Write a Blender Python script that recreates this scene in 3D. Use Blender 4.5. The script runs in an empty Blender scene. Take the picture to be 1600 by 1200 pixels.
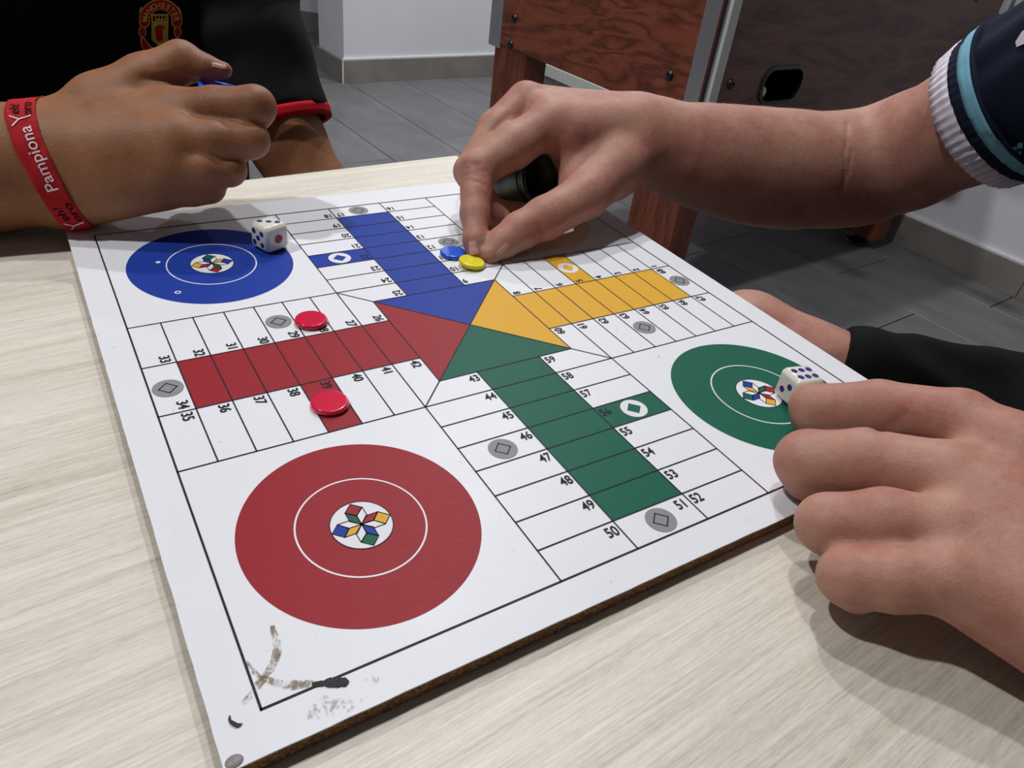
import bpy, bmesh, math, random
import numpy as np
from mathutils import Vector, Matrix, Quaternion

C = bpy.context.scene.collection
PI = math.pi
random.seed(4)

# ------------------------------------------------------------------ camera
CAM_R = np.array([[0.849221, -0.515935, 0.112402], [-0.222391, -0.542532, -0.810063], [0.478921, 0.662925, -0.575469]])
CAM_C = np.array([-0.17882, -0.29281, 0.956155])
FPX = 1165.44
cam_data = bpy.data.cameras.new('camera')
cam = bpy.data.objects.new('camera', cam_data)
C.objects.link(cam)
cam_data.sensor_width = 36.0
cam_data.lens = FPX / 1600.0 * 36.0
cam_data.clip_start = 0.01
cam.matrix_world = Matrix((
    (CAM_R[0][0], -CAM_R[1][0], -CAM_R[2][0], CAM_C[0]),
    (CAM_R[0][1], -CAM_R[1][1], -CAM_R[2][1], CAM_C[1]),
    (CAM_R[0][2], -CAM_R[1][2], -CAM_R[2][2], CAM_C[2]),
    (0, 0, 0, 1)))
bpy.context.scene.camera = cam

def at(px, py, z):            # world point seen at pixel px,py of the photograph at height z
    d = CAM_R.T @ np.array([(px - 800) / FPX, (py - 600) / FPX, 1.0])
    return CAM_C + d * (z - CAM_C[2]) / d[2]

def atd(px, py, d):           # world point seen at pixel px,py at distance d along the view axis
    return CAM_C + CAM_R.T @ np.array([(px - 800) / FPX, (py - 600) / FPX, 1.0]) * d

# ------------------------------------------------------------------ world, lights, exposure
sc = bpy.context.scene
sc.view_settings.view_transform = 'Standard'
sc.view_settings.look = 'None'
sc.view_settings.gamma = 1.0
sc.view_settings.use_curve_mapping = False
sc.view_settings.exposure = 0.0
sc.cycles.max_bounces = 8
world = bpy.data.worlds.new('world')
sc.world = world
world.use_nodes = True
world.node_tree.nodes['Background'].inputs[0].default_value = (0.80, 0.82, 0.9, 1)
world.node_tree.nodes['Background'].inputs[1].default_value = 0.16

def lamp(loc, power, size, color=(0.99, 0.985, 1.0)):
    ld = bpy.data.lights.new('ceiling_or_fill_lamp', 'AREA')
    ld.shape = 'DISK'; ld.size = size; ld.energy = power; ld.color = color
    lo = bpy.data.objects.new('ceiling_or_fill_lamp', ld)
    lo.location = loc; C.objects.link(lo)
    return lo

LAMPS = [((0.85, 1.40, 2.74), 24, 0.11), ((0.30, 0.62, 2.74), 13, 0.11), ((-1.10, 0.50, 2.74), 26, 0.11), ((1.75, 2.5, 2.74), 18, 0.13), ((-1.7, 3.4, 2.74), 8, 0.15)]  # last two are added fill lamps for the far walls and background
for L_ in LAMPS: lamp(*L_)

# ------------------------------------------------------------------ helpers
def lin(v):
    v = v / 255.0
    return v / 12.92 if v <= 0.04045 else ((v + 0.055) / 1.055) ** 2.4

def alb(r, g, b, k=1.12):     # albedo of a surface that photographs as r,g,b beside white board at 217
    return tuple(min(0.9, lin(c) * k) for c in (r, g, b))

class NT:
    def __init__(s, name):
        s.m = bpy.data.materials.new(name); s.m.use_nodes = True
        s.t = s.m.node_tree; s.b = s.t.nodes['Principled BSDF']
    def n(s, typ, **kw):
        nd = s.t.nodes.new(typ)
        for k, v in kw.items():
            if k.startswith('i_'):
                key = k[2:]
                key = int(key) if key.isdigit() else key.replace('_', ' ')
                nd.inputs[key].default_value = v
            else: setattr(nd, k, v)
        return nd
    def l(s, a, b): s.t.links.new(a, b)
    def ramp(s, fac, stops):
        r = s.n('ShaderNodeValToRGB')
        e = r.color_ramp.elements
        while len(e) < len(stops): e.new(0.5)
        for el, (p, c) in zip(e, stops):
            el.position = p; el.color = (*c, 1) if len(c) == 3 else c
        s.l(fac, r.inputs[0]); return r.outputs[0]
    def coords(s, scale=(1, 1, 1), rot=(0, 0, 0), loc=(0, 0, 0), kind='Object'):
        tc = s.n('ShaderNodeTexCoord'); mp = s.n('ShaderNodeMapping')
        mp.inputs['Scale'].default_value = scale; mp.inputs['Rotation'].default_value = rot; mp.inputs['Location'].default_value = loc
        s.l(tc.outputs[kind], mp.inputs[0]); return mp.outputs[0]
    def noise(s, vec, scale, detail=4, rough=0.5, dist=0.0):
        nd = s.n('ShaderNodeTexNoise')
        nd.inputs['Scale'].default_value = scale; nd.inputs['Detail'].default_value = detail
        nd.inputs['Roughness'].default_value = rough; nd.inputs['Distortion'].default_value = dist
        s.l(vec, nd.inputs['Vector']); return nd.outputs['Fac']
    def bump(s, h, strength, dist=0.001, prev=None):
        b = s.n('ShaderNodeBump'); b.inputs['Strength'].default_value = strength; b.inputs['Distance'].default_value = dist
        s.l(h, b.inputs['Height'])
        if prev is not None: s.l(prev, b.inputs['Normal'])
        return b.outputs[0]
    def math(s, op, a, b=None):
        m = s.n('ShaderNodeMath', operation=op)
        for i, v in enumerate((a, b)):
            if v is None: continue
            if isinstance(v, (int, float)): m.inputs[i].default_value = v
            else: s.l(v, m.inputs[i])
        return m.outputs[0]
    def mix(s, f, a, b):
        m = s.n('ShaderNodeMix', data_type='RGBA')
        for i, v in ((0, f), (6, a), (7, b)):
            if isinstance(v, tuple): m.inputs[i].default_value = (*v, 1)
            elif isinstance(v, (int, float)): m.inputs[i].default_value = v
            else: s.l(v, m.inputs[i])
        return m.outputs[2]

MAT = {}
def simple(name, col, rough=0.5, metal=0.0, var=0.08, scale=30, bump=0.0, bscale=200, spec=0.5, coat=0.0):
    t = NT(name)
    v = t.coords()
    f = t.noise(v, scale, 4)
    dark = tuple(c * (1 - var) for c in col); lite = tuple(min(1, c * (1 + var)) for c in col)
    t.l(t.ramp(f, [(0.3, dark), (0.7, lite)]), t.b.inputs['Base Color'])
    t.b.inputs['Roughness'].default_value = rough; t.b.inputs['Metallic'].default_value = metal
    t.b.inputs['Specular IOR Level'].default_value = spec; t.b.inputs['Coat Weight'].default_value = coat
    if bump: t.l(t.bump(t.noise(v, bscale, 3), bump, 0.0005), t.b.inputs['Normal'])
    MAT[name] = t.m
    return t.m

def tag(o, label=None, cat=None, group=None, kind=None):
    if label: o['label'] = label
    if cat: o['category'] = cat
    if group: o['group'] = group
    if kind: o['kind'] = kind
    return o

def empty(name, loc, rotz=0.0, label=None, cat=None, group=None):
    o = bpy.data.objects.new(name, None); o.empty_display_size = 0.05
    o.location = loc; o.rotation_euler = (0, 0, rotz)
    C.objects.link(o)
    bpy.context.view_layer.update()
    return tag(o, label, cat, group)

def wmat(o):
    m = Matrix.LocRotScale(o.location, o.rotation_euler if o.rotation_mode != 'QUATERNION' else o.rotation_quaternion, o.scale)
    return wmat(o.parent) @ m if o.parent else m

def obj(name, bm, mat, parent=None, smooth=False, world=False, loc=None):
    """one mesh object; world=True: the bmesh is in world coordinates and is brought into the parent's frame"""
    me = bpy.data.meshes.new(name)
    if world and parent is not None:
        bmesh.ops.transform(bm, matrix=wmat(parent).inverted(), verts=bm.verts)
    if loc is not None:
        bmesh.ops.translate(bm, vec=-Vector(loc), verts=bm.verts)
    bm.to_mesh(me); bm.free()
    for m in (mat if isinstance(mat, (list, tuple)) else [mat]): me.materials.append(m)
    if smooth: me.shade_smooth()
    o = bpy.data.objects.new(name, me); C.objects.link(o)
    if parent is not None: o.parent = parent
    if loc is not None: o.location = loc
    return o

def rotz_m(a): return Matrix.Rotation(a, 4, 'Z')

def add_box(bm, lo, hi, mtx=None, bev=0.0, seg=2):
    r = bmesh.ops.create_cube(bm, size=1.0)
    vs = r['verts']
    lo = Vector(lo); hi = Vector(hi)
    for v in vs: v.co = Vector((lo[i] + (v.co[i] + 0.5) * (hi[i] - lo[i]) for i in range(3)))
    if bev > 0:
        es = list({e for v in vs for e in v.link_edges})
        rb = bmesh.ops.bevel(bm, geom=es, offset=bev, segments=seg, affect='EDGES', profile=0.5)
        vs = list({v for f in rb['faces'] for v in f.verts} | {v for v in vs if v.is_valid})
    if mtx is not None: bmesh.ops.transform(bm, matrix=mtx, verts=vs)
    return vs

def box_obj(name, lo, hi, mat, parent=None, mtx=None, bev=0.0, world=False, smooth=False):
    bm = bmesh.new(); add_box(bm, lo, hi, mtx, bev)
    return obj(name, bm, mat, parent, world=world, smooth=smooth)

def add_poly(bm, pts):
    return bm.faces.new([bm.verts.new(p) for p in pts])

def add_strip(bm, a, b, w, z):    # thin flat line from a to b
    a = Vector(a[:2]); b = Vector(b[:2]); d = (b - a).normalized(); n = Vector((-d.y, d.x)) * w / 2; e = d * w / 2
    add_poly(bm, [(*(a - n - e), z), (*(b - n + e), z), (*(b + n + e), z), (*(a + n - e), z)])

def add_ring(bm, c, rx, ry, rx2, ry2, z, n=96):
    vo = [bm.verts.new((c[0] + rx * math.cos(2 * PI * i / n), c[1] + ry * math.sin(2 * PI * i / n), z)) for i in range(n)]
    if rx2 <= 0: bm.faces.new(vo); return
    vi = [bm.verts.new((c[0] + rx2 * math.cos(2 * PI * i / n), c[1] + ry2 * math.sin(2 * PI * i / n), z)) for i in range(n)]
    for i in range(n):
        j = (i + 1) % n
        bm.faces.new([vo[i], vo[j], vi[j], vi[i]])

def add_lathe(bm, prof, n=48, mtx=None):
    rings = []; allv = []
    for r, z in prof:
        if r < 1e-6: ring = [bm.verts.new((0, 0, z))]
        else: ring = [bm.verts.new((r * math.cos(2 * PI * i / n), r * math.sin(2 * PI * i / n), z)) for i in range(n)]
        rings.append(ring); allv += ring
    for a, b in zip(rings, rings[1:]):
        for i in range(n):
            j = (i + 1) % n
            if len(a) == 1 and len(b) == 1: continue
            if len(a) == 1: bm.faces.new([a[0], b[j], b[i]])
            elif len(b) == 1: bm.faces.new([a[i], a[j], b[0]])
            else: bm.faces.new([a[i], a[j], b[j], b[i]])
    if mtx is not None: bmesh.ops.transform(bm, matrix=mtx, verts=allv)
    return allv

FONT_CACHE = {}
def text_mesh(s, size=1.0, align='CENTER', bold=0.0):
    key = (s, align, bold)
    if key not in FONT_CACHE:
        cu = bpy.data.curves.new('t', 'FONT'); cu.body = s; cu.size = 1.0; cu.align_x = align; cu.offset = bold; cu.resolution_u = 4
        o = bpy.data.objects.new('t', cu); C.objects.link(o)
        dg = bpy.context.evaluated_depsgraph_get(); dg.update()
        me = bpy.data.meshes.new_from_object(o.evaluated_get(dg))
        vs = [tuple(v.co) for v in me.vertices]; fs = [tuple(p.vertices) for p in me.polygons]
        FONT_CACHE[key] = (vs, fs)
        bpy.data.objects.remove(o); bpy.data.curves.remove(cu); bpy.data.meshes.remove(me)
    vs, fs = FONT_CACHE[key]
    return [(x * size, y * size) for x, y, z in vs], fs

def add_text(bm, s, size, fn, align='CENTER', bold=0.0):
    vs, fs = text_mesh(s, size, align, bold)
    bv = [bm.verts.new(fn(x, y)) for x, y in vs]
    for f in fs:
        try: bm.faces.new([bv[i] for i in f])
        except ValueError: pass

# ------------------------------------------------------------------ materials
def wood_mat(name, c1, c2, c3, axis_scale, scale=6.0, rough=0.35, dist=1.2, coat=0.0, rot=(0, 0, 0), bands=7):
    t = NT(name)
    v = t.coords(scale=axis_scale, rot=rot)
    n1 = t.noise(v, scale, 3, 0.5, dist)
    r = t.math('FRACT', t.math('MULTIPLY', n1, float(bands)))
    tri = t.math('ABSOLUTE', t.math('SUBTRACT', r, 0.5))
    n2 = t.noise(t.coords(scale=tuple(a * 14 for a in axis_scale), rot=rot), scale, 4, 0.6)
    f = t.math('ADD', t.math('MULTIPLY', tri, 0.9), t.math('MULTIPLY', n2, 0.6))
    t.l(t.ramp(f, [(0.22, c1), (0.45, c2), (0.8, c3)]), t.b.inputs['Base Color'])
    t.b.inputs['Roughness'].default_value = rough; t.b.inputs['Coat Weight'].default_value = coat
    MAT[name] = t.m; return t.m

# pale ash laminate of the table: long fine grain along x
t = NT('ash_laminate')
v = t.coords(scale=(1.2, 26, 1)); v2 = t.coords(scale=(4, 160, 1)); v3 = t.coords(scale=(0.8, 5, 1))
n1 = t.noise(v, 5, 5, 0.6, 0.3); n2 = t.noise(v2, 5, 4, 0.7, 0.2); n3 = t.noise(v3, 4, 3, 0.5, 0.5)
n4 = t.noise(t.coords(scale=(110, 640, 1)), 1.6, 4, 0.75)
f = t.math('ADD', t.math('ADD', t.math('MULTIPLY', n1, 0.3), t.math('MULTIPLY', n2, 0.35)), t.math('ADD', t.math('MULTIPLY', n3, 0.2), t.math('MULTIPLY', n4, 0.25)))
t.l(t.ramp(f, [(0.36, alb(148, 140, 127)), (0.46, alb(190, 183, 168)), (0.56, alb(210, 204, 190)), (0.68, alb(226, 221, 208))]), t.b.inputs['Base Color'])
t.b.inputs['Roughness'].default_value = 0.42
t.l(t.bump(n2, 0.25, 0.0006), t.b.inputs['Normal'])
MAT['table'] = t.m
simple('table_edge', alb(205, 196, 176), 0.45, var=0.05)
simple('steel_grey', alb(90, 92, 95), 0.4, metal=0.8)

# board: white laminate with faint scuffs
def print_mat(name, col, rough=0.3, scuff=0.07):
    t = NT(name)
    v = t.coords()
    sc1 = t.noise(t.coords(scale=(40, 260, 1), rot=(0, 0, 0.6)), 3, 4, 0.7, 0.6)
    sc2 = t.noise(v, 900, 2, 0.5)
    big = t.noise(v, 14, 3)
    dark = tuple(c * 0.94 for c in col)
    base = t.mix(big, col, dark)
    lightc = tuple(min(0.9, c + scuff * 0.7) for c in col)
    s1 = t.ramp(sc1, [(0.62, (0, 0, 0)), (0.78, (1, 1, 1))])
    s2 = t.ramp(sc2, [(0.66, (0, 0, 0)), (0.8, (1, 1, 1))])
    f = t.math('MINIMUM', t.math('ADD', t.math('MULTIPLY', s1, 0.35), t.math('MULTIPLY', s2, 0.45)), 1.0)
    t.l(t.mix(f, base, lightc), t.b.inputs['Base Color'])
    t.l(t.math('ADD', t.math('MULTIPLY', sc1, 0.18), rough + 0.08), t.b.inputs['Roughness']); t.b.inputs['Specular IOR Level'].default_value = 0.12
    t.l(t.bump(t.noise(v, 420, 2), 0.10, 0.0002), t.b.inputs['Normal'])
    MAT[name] = t.m; return t.m

t = NT('board_white')
v = t.coords()
sp = t.noise(v, 240, 3, 0.6); big = t.noise(v, 9, 3)
base = t.mix(big, alb(216, 218, 222), alb(221, 222, 226))
f = t.ramp(sp, [(0.70, (0, 0, 0)), (0.77, (1, 1, 1))])
t.l(t.mix(t.math('MULTIPLY', f, 0.55), base, alb(150, 140, 125)), t.b.inputs['Base Color'])
t.l(t.math('ADD', t.math('MULTIPLY', t.noise(v, 30, 4, 0.6), 0.2), 0.32), t.b.inputs['Roughness']); t.b.inputs['Specular IOR Level'].default_value = 0.3
t.l(t.bump(t.noise(v, 420, 2), 0.08, 0.0002), t.b.inputs['Normal'])
MAT['board_white'] = t.m
RED = alb(146, 40, 48); BLUE = alb(30, 58, 148); GREEN = alb(24, 92, 72); YEL = alb(216, 164, 50)
print_mat('print_red', RED); print_mat('print_blue', BLUE); print_mat('print_green', GREEN); print_mat('print_yellow', YEL)
print_mat('print_pale_yellow', alb(222, 204, 168)); print_mat('print_white', alb(222, 220, 224), scuff=0.0)
print_mat('print_grey', alb(136, 137, 140), scuff=0.03)
simple('print_black', (0.018, 0.017, 0.024), 0.5, var=0.2, scale=300, spec=0.15)
t = NT('fibreboard')
v = t.coords(scale=(1, 1, 1)); n = t.noise(v, 900, 3, 0.7); n2 = t.noise(v, 60, 3)
t.l(t.ramp(n, [(0.3, alb(60, 40, 24)), (0.5, alb(112, 78, 46)), (0.7, alb(160, 120, 78))]), t.b.inputs['Base Color'])
t.b.inputs['Roughness'].default_value = 0.9
t.l(t.bump(n, 0.7, 0.0008), t.b.inputs['Normal'])
MAT['fibreboard'] = t.m
t = NT('stain')
v = t.coords(); n = t.noise(v, 1100, 3, 0.7); n2 = t.noise(v, 200, 3)
t.l(t.ramp(n, [(0.35, alb(60, 46, 30)), (0.6, alb(150, 130, 96))]), t.b.inputs['Base Color'])
t.b.inputs['Roughness'].default_value = 0.8
t.l(t.ramp(t.math('ADD', t.math('MULTIPLY', n, 0.6), t.math('MULTIPLY', n2, 0.5)), [(0.5, (0.05, 0.05, 0.05)), (0.6, (0.75, 0.75, 0.75))]), t.b.inputs['Alpha'])
MAT['stain'] = t.m
t = NT('scuff_speckle')
v = t.coords(); n = t.noise(v, 700, 3, 0.7); n2 = t.noise(v, 120, 3)
t.b.inputs['Base Color'].default_value = (*alb(150, 136, 108), 1)
t.b.inputs['Roughness'].default_value = 0.8
t.l(t.ramp(t.math('ADD', t.math('MULTIPLY', n, 0.6), t.math('MULTIPLY', n2, 0.5)), [(0.6, (0, 0, 0)), (0.68, (0.5, 0.5, 0.5))]), t.b.inputs['Alpha'])
MAT['speckle'] = t.m
simple('stain_dark', alb(36, 38, 38), 0.75, var=0.5, scale=900, bump=0.5, bscale=900)
simple('chip_red', alb(205, 25, 62), 0.18, var=0.03, spec=0.6, coat=0.4)
simple('chip_blue', alb(20, 86, 205), 0.16, var=0.03, coat=0.5)
simple('chip_yellow', alb(228, 212, 30), 0.25, var=0.03, coat=0.3)
simple('die_ivory', alb(214, 212, 198), 0.25, var=0.03, coat=0.3)
simple('pip_blue', alb(16, 22, 112), 0.5, var=0.1)
simple('pip_red', alb(150, 14, 20), 0.5, var=0.1)
simple('cup_green', (0.006, 0.022, 0.014), 0.38, var=0.1)
simple('cup_blue', alb(25, 90, 215), 0.28, var=0.05)
# room
simple('plaster_dim', (0.36, 0.36, 0.38), 0.8, var=0.04)  # plaster of the unseen walls, greyed to cut their bounced light
simple('ceiling_dim', (0.34, 0.34, 0.35), 0.9, var=0.03)  # unseen ceiling, greyed so that less fill light bounces down
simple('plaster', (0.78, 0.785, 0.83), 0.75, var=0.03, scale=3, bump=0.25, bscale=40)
simple('skirting', alb(128, 124, 118), 0.45, var=0.12, scale=9, bump=0.05)
simple('grout', (0.07, 0.07, 0.075), 0.9, var=0.1)
t = NT('floor_tile')
v = t.coords(scale=(2.4, 1, 1)); n1 = t.noise(v, 5, 5, 0.6, 0.6); n2 = t.noise(t.coords(), 60, 3)
oi = t.n('ShaderNodeObjectInfo')
f = t.math('ADD', t.math('MULTIPLY', n1, 0.8), t.math('ADD', t.math('MULTIPLY', n2, 0.12), t.math('MULTIPLY', oi.outputs['Random'], 0.14)))
t.l(t.ramp(f, [(0.3, alb(98, 98, 100)), (0.78, alb(126, 126, 128))]), t.b.inputs['Base Color'])
t.b.inputs['Roughness'].default_value = 0.42
t.l(t.bump(n1, 0.08, 0.001), t.b.inputs['Normal'])
MAT['floor_tile'] = t.m
wood_mat('cherry', alb(74, 36, 25), alb(112, 56, 38), alb(136, 72, 48), (1.0, 1.3, 6.5), 1.9, 0.42, 0.6, bands=7)
wood_mat('cherry_leg', alb(84, 40, 26), alb(112, 56, 36), alb(130, 68, 44), (7.0, 7.0, 1.0), 2.6, 0.4, 0.6, bands=5)
wood_mat('dark_walnut', alb(64, 40, 35), alb(90, 59, 52), alb(112, 75, 66), (1.0, 1.2, 6.0), 1.8, 0.5, 0.6, bands=6)
simple('black_plastic', (0.012, 0.012, 0.013), 0.3, var=0.1)
simple('black_void', (0.004, 0.004, 0.004), 0.9, var=0.1)
simple('chrome', (0.8, 0.8, 0.82), 0.3, metal=1.0, var=0.03)
simple('edge_white', alb(190, 196, 190), 0.4, var=0.03)
simple('edge_red', alb(120, 50, 46), 0.4, var=0.03)
simple('ball_ivory', alb(220, 216, 205), 0.35, var=0.02)
simple('caulk_lit_edge', (0.8, 0.8, 0.82), 0.6, var=0.05)
simple('field_green', (0.02, 0.16, 0.05), 0.5)
# ------------------------------------------------------------------ room (turned 4 degrees against the board)
RZ = math.radians(4.0)
MR = rotz_m(RZ)
def rbox(name, lo, hi, mat, parent=None, bev=0.0, kind=None):
    o = box_obj(name, lo, hi, mat, parent, mtx=MR, bev=bev)
    if parent is None and kind: o['kind'] = kind
    return o

TX, TY, TXO = 0.287, 0.600, 1.094
floor = rbox('floor', (-3.0, -2.6, -0.06), (2.404, 5.6, -0.006), MAT['grout'], kind='structure')
tile_bm = bmesh.new(); add_box(tile_bm, (-TX / 2 + 0.0016, -TY / 2 + 0.0016, -0.012), (TX / 2 - 0.0016, TY / 2 - 0.0016, 0), bev=0.0012, seg=1)
tile_me = bpy.data.meshes.new('floor_tile'); tile_bm.to_mesh(tile_me); tile_bm.free(); tile_me.materials.append(MAT['floor_tile'])
offs = {0: 0.089, 1: 0.485, 2: 0.523, 3: 0.189, 4: 0.436, -1: 0.33, -2: 0.12, -3: 0.41, -4: 0.25, -5: 0.05}
rt = random.Random(7)
for i in range(-8, 5):
    x = TXO + (i + 0.5) * TX
    off = offs.get(i, rt.uniform(0, TY))
    for j in range(-4, 9):
        y = off + (j + 0.5) * TY
        hx = TX
        if y > 5.3 or y < -2.3: continue
        P = MR @ Vector((x, y, 0))
        o = bpy.data.objects.new('tile', tile_me)
        if i == 4:                                    # last column is cut at the wall
            bm = bmesh.new(); add_box(bm, (-TX / 2 + 0.0016, -TY / 2 + 0.0016, -0.012), (2.402 - x, TY / 2 - 0.0016, 0), bev=0.0012, seg=1)
            me = bpy.data.meshes.new('floor_tile'); bm.to_mesh(me); bm.free(); me.materials.append(MAT['floor_tile']); o = bpy.data.objects.new('tile', me)
        o.location = P; o.rotation_euler = (0, 0, RZ); o.parent = floor
        C.objects.link(o)

SK = 0.100
wr = rbox('wall_right', (2.404, -2.6, 0), (2.52, 5.6, 2.8), MAT['plaster'], kind='structure')
br = bpy.data.objects.new('baseboard_right', None); C.objects.link(br); br['kind'] = 'structure'
y = -2.5
ys = [0.43 - 0.6 * k for k in range(5, 0, -1)] + [0.43 + 0.6 * k for k in range(0, 9)]
for a, b in zip(ys, ys[1:]):
    rbox('tile', (2.392, a + 0.001, 0), (2.404, b - 0.001, SK), MAT['skirting'], br, bev=0.0012)
# pillar in front of the back wall
rbox('wall_pillar', (1.360, 3.105, 0), (2.404, 3.38, 2.8), MAT['plaster'], kind='structure')
bp = bpy.data.objects.new('baseboard_pillar', None); C.objects.link(bp); bp['kind'] = 'structure'
rbox('tile', (1.350, 3.093, 0), (2.392, 3.105, SK), MAT['skirting'], bp, bev=0.0012)
rbox('tile', (1.346, 3.095, 0), (1.358, 3.385, SK), MAT['skirting'], bp, bev=0.0012)
rbox('trim_1', (1.3465, 3.0925, 0), (1.3525, 3.0985, SK), MAT['plaster'], kind='structure')
rbox('trim_2', (1.350, 3.094, SK), (2.392, 3.106, SK + 0.010), MAT['caulk_lit_edge'], kind='structure', bev=0.002)  # white bead: caulk, with the lit tops of the tiles put into its colour
rbox('trim_3', (2.3925, -2.5, SK), (2.405, 3.09, SK + 0.010), MAT['caulk_lit_edge'], kind='structure', bev=0.002)
tk = rbox('cable_trunking', (2.372, 1.75, 0.048), (2.3918, 3.09, 0.104), MAT['edge_white'], bev=0.002)
tag(tk, 'white cable trunking low on the wall behind the football table', 'trunking')
# oblique back wall
p0 = Vector((1.375, 4.352)); p1 = Vector((1.719, 4.061)); dd = (p1 - p0).normalized(); nn = Vector((dd.y, -dd.x))
if nn.y > 0: nn = -nn
def oblique(name, s0, s1, off0, off1, z0, z1, mat, parent=None, kind='structure', bev=0.0):
    bm = bmesh.new()
    A = p0 + dd * s0; B = p0 + dd * s1
    q = [A - nn * off0, B - nn * off0, B - nn * off1, A - nn * off1]
    lo = [bm.verts.new(MR @ Vector((*v, z0))) for v in q]; hi = [bm.verts.new(MR @ Vector((*v, z1))) for v in q]
    bm.faces.new(lo[::-1]); bm.faces.new(hi)
    for i in range(4): bm.faces.new([lo[i], lo[(i + 1) % 4], hi[(i + 1) % 4], hi[i]])
    bmesh.ops.recalc_face_normals(bm, faces=bm.faces)
    o = obj(name, bm, mat, parent)
    if parent is None: o['kind'] = kind
    return o
oblique('wall_back', -1.6, 1.35, 0.0, 0.12, 0, 2.8, MAT['plaster'])
bb = bpy.data.objects.new('baseboard_back', None); C.objects.link(bb); bb['kind'] = 'structure'
for k in range(-3, 2): oblique('tile', k * 0.6 + 0.002, k * 0.6 + 0.598, -0.012, 0.0, 0, 0.105, MAT['skirting'], bb)
# walls behind the left player and behind the camera, ceiling
rbox('wall_left', (-3.1, -2.6, 0), (-3.0, 5.6, 2.8), MAT['plaster_dim'], kind='structure')
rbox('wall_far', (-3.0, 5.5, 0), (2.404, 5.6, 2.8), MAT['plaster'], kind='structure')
rbox('wall_near', (-3.0, -2.7, 0), (2.404, -2.6, 2.8), MAT['plaster_dim'], kind='structure')
rbox('ceiling', (-3.1, -2.7, 2.8), (2.52, 5.6, 2.9), MAT['ceiling_dim'], kind='structure')

# ------------------------------------------------------------------ table
tbl = empty('table', MR @ Vector((-0.3, -0.15, 0)), RZ, 'pale ash-laminate table carrying the board game', 'table')
# table frame of reference: room frame; back right corner seen in the photo
tc_ = Matrix.Rotation(-RZ, 4, 'Z') @ Vector(at(713, 243, 0.743))
XR, YB = tc_.x, tc_.y
TTH = 0.743
box_obj('tabletop', (XR - 1.25, YB - 0.78, TTH - 0.0012), (XR, YB, TTH), MAT['table'], tbl, mtx=MR, world=True)
box_obj('edge_band', (XR - 1.25, YB - 0.78, TTH - 0.026), (XR, YB, TTH - 0.0012), MAT['table_edge'], tbl, mtx=MR, world=True)
for lx in (XR - 1.19, XR - 0.06):
    for ly in (YB - 0.72, YB - 0.06):
        box_obj('leg', (lx - 0.02, ly - 0.02, 0.0), (lx + 0.02, ly + 0.02, TTH - 0.026), MAT['steel_grey'], tbl, mtx=MR, bev=0.003, world=True)
for ly in (YB - 0.72, YB - 0.06):
    box_obj('apron', (XR - 1.17, ly - 0.01, TTH - 0.07), (XR - 0.08, ly + 0.01, TTH - 0.026), MAT['steel_grey'], tbl, mtx=MR, world=True)

# ------------------------------------------------------------------ table football cabinet
FA = (1.163, 0.822); FW, FD = 1.205, 0.80      # corner, length along x, depth along y
FZ = 0.506; FH = 0.93
fo = empty('football_table', MR @ Vector((FA[0] + FW / 2, FA[1] + FD / 2, 0)), RZ,
           'cherry and dark walnut table football cabinet standing against the white wall', 'game table')
def fbox(name, lo, hi, mat, bev=0.0, parent=None):
    return box_obj(name, lo, hi, mat, parent or fo, mtx=MR, bev=bev, world=True) if parent is None else None
x0, y0 = FA; x1, y1 = x0 + FW, y0 + FD
fbox('side_panel', (x0, y0 + 0.03, FZ), (x0 + 0.022, y1, FH), MAT['cherry'], 0.001)
fbox('side_panel', (x1 - 0.022, y0 + 0.03, FZ), (x1, y1, FH), MAT['cherry'], 0.001)
fbox('end_panel', (x0 + 0.02, y1 - 0.022, FZ), (x1 - 0.02, y1, FH), MAT['dark_walnut'], 0.001)
fbox('floor_panel', (x0 + 0.02, y0 + 0.02, FZ + 0.02), (x1 - 0.02, y1 - 0.02, FZ + 0.035), MAT['dark_walnut'])
# front (dark) panel with the rounded ball opening
bm = bmesh.new()
hx, hz, hw, hh = x0 + 0.245, 0.590, 0.078, 0.043
def rrect(cx, cz, w, h, r, n=7):
    pts = []
    for k, (sx, sz) in enumerate(((1, 1), (-1, 1), (-1, -1), (1, -1))):
        for i in range(n):
            a = k * PI / 2 + i / (n - 1) * PI / 2
            pts.append((cx + sx * (w - r) + r * math.cos(a), cz + sz * (h - r) + r * math.sin(a)))
    return pts
inner = rrect(hx, hz, hw, hh, 0.036)
PX0, PX1, PZ0, PZ1 = x0 + 0.012, x1 - 0.02, FZ, FH
n = len(inner)
def outer_pt(p):
    dx, dz = p[0] - hx, p[1] - hz
    k = 1e9
    if dx > 1e-9: k = min(k, (PX1 - hx) / dx)
    if dx < -1e-9: k = min(k, (PX0 - hx) / dx)
    if dz > 1e-9: k = min(k, (PZ1 - hz) / dz)
    if dz < -1e-9: k = min(k, (PZ0 - hz) / dz)
    return (hx + dx * k, hz + dz * k)
for yy in (y0, y0 + 0.02):
    vi = [bm.verts.new((p[0], yy, p[1])) for p in inner]
    vo = [bm.verts.new((q[0], yy, q[1])) for q in map(outer_pt, inner)]
    for i in range(n):
        j = (i + 1) % n
        bm.faces.new([vo[i], vo[j], vi[j], vi[i]])
        a, b = outer_pt(inner[i]), outer_pt(inner[j])
        if abs(a[0] - b[0]) > 1e-6 and abs(a[1] - b[1]) > 1e-6:   # corner fill
            cxp = PX1 if max(a[0], b[0]) > PX1 - 1e-6 else PX0
            czp = PZ1 if max(a[1], b[1]) > PZ1 - 1e-6 else PZ0
            bm.faces.new([vo[i], bm.verts.new((cxp, yy, czp)), vo[j]])
bmesh.ops.recalc_face_normals(bm, faces=bm.faces)
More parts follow.
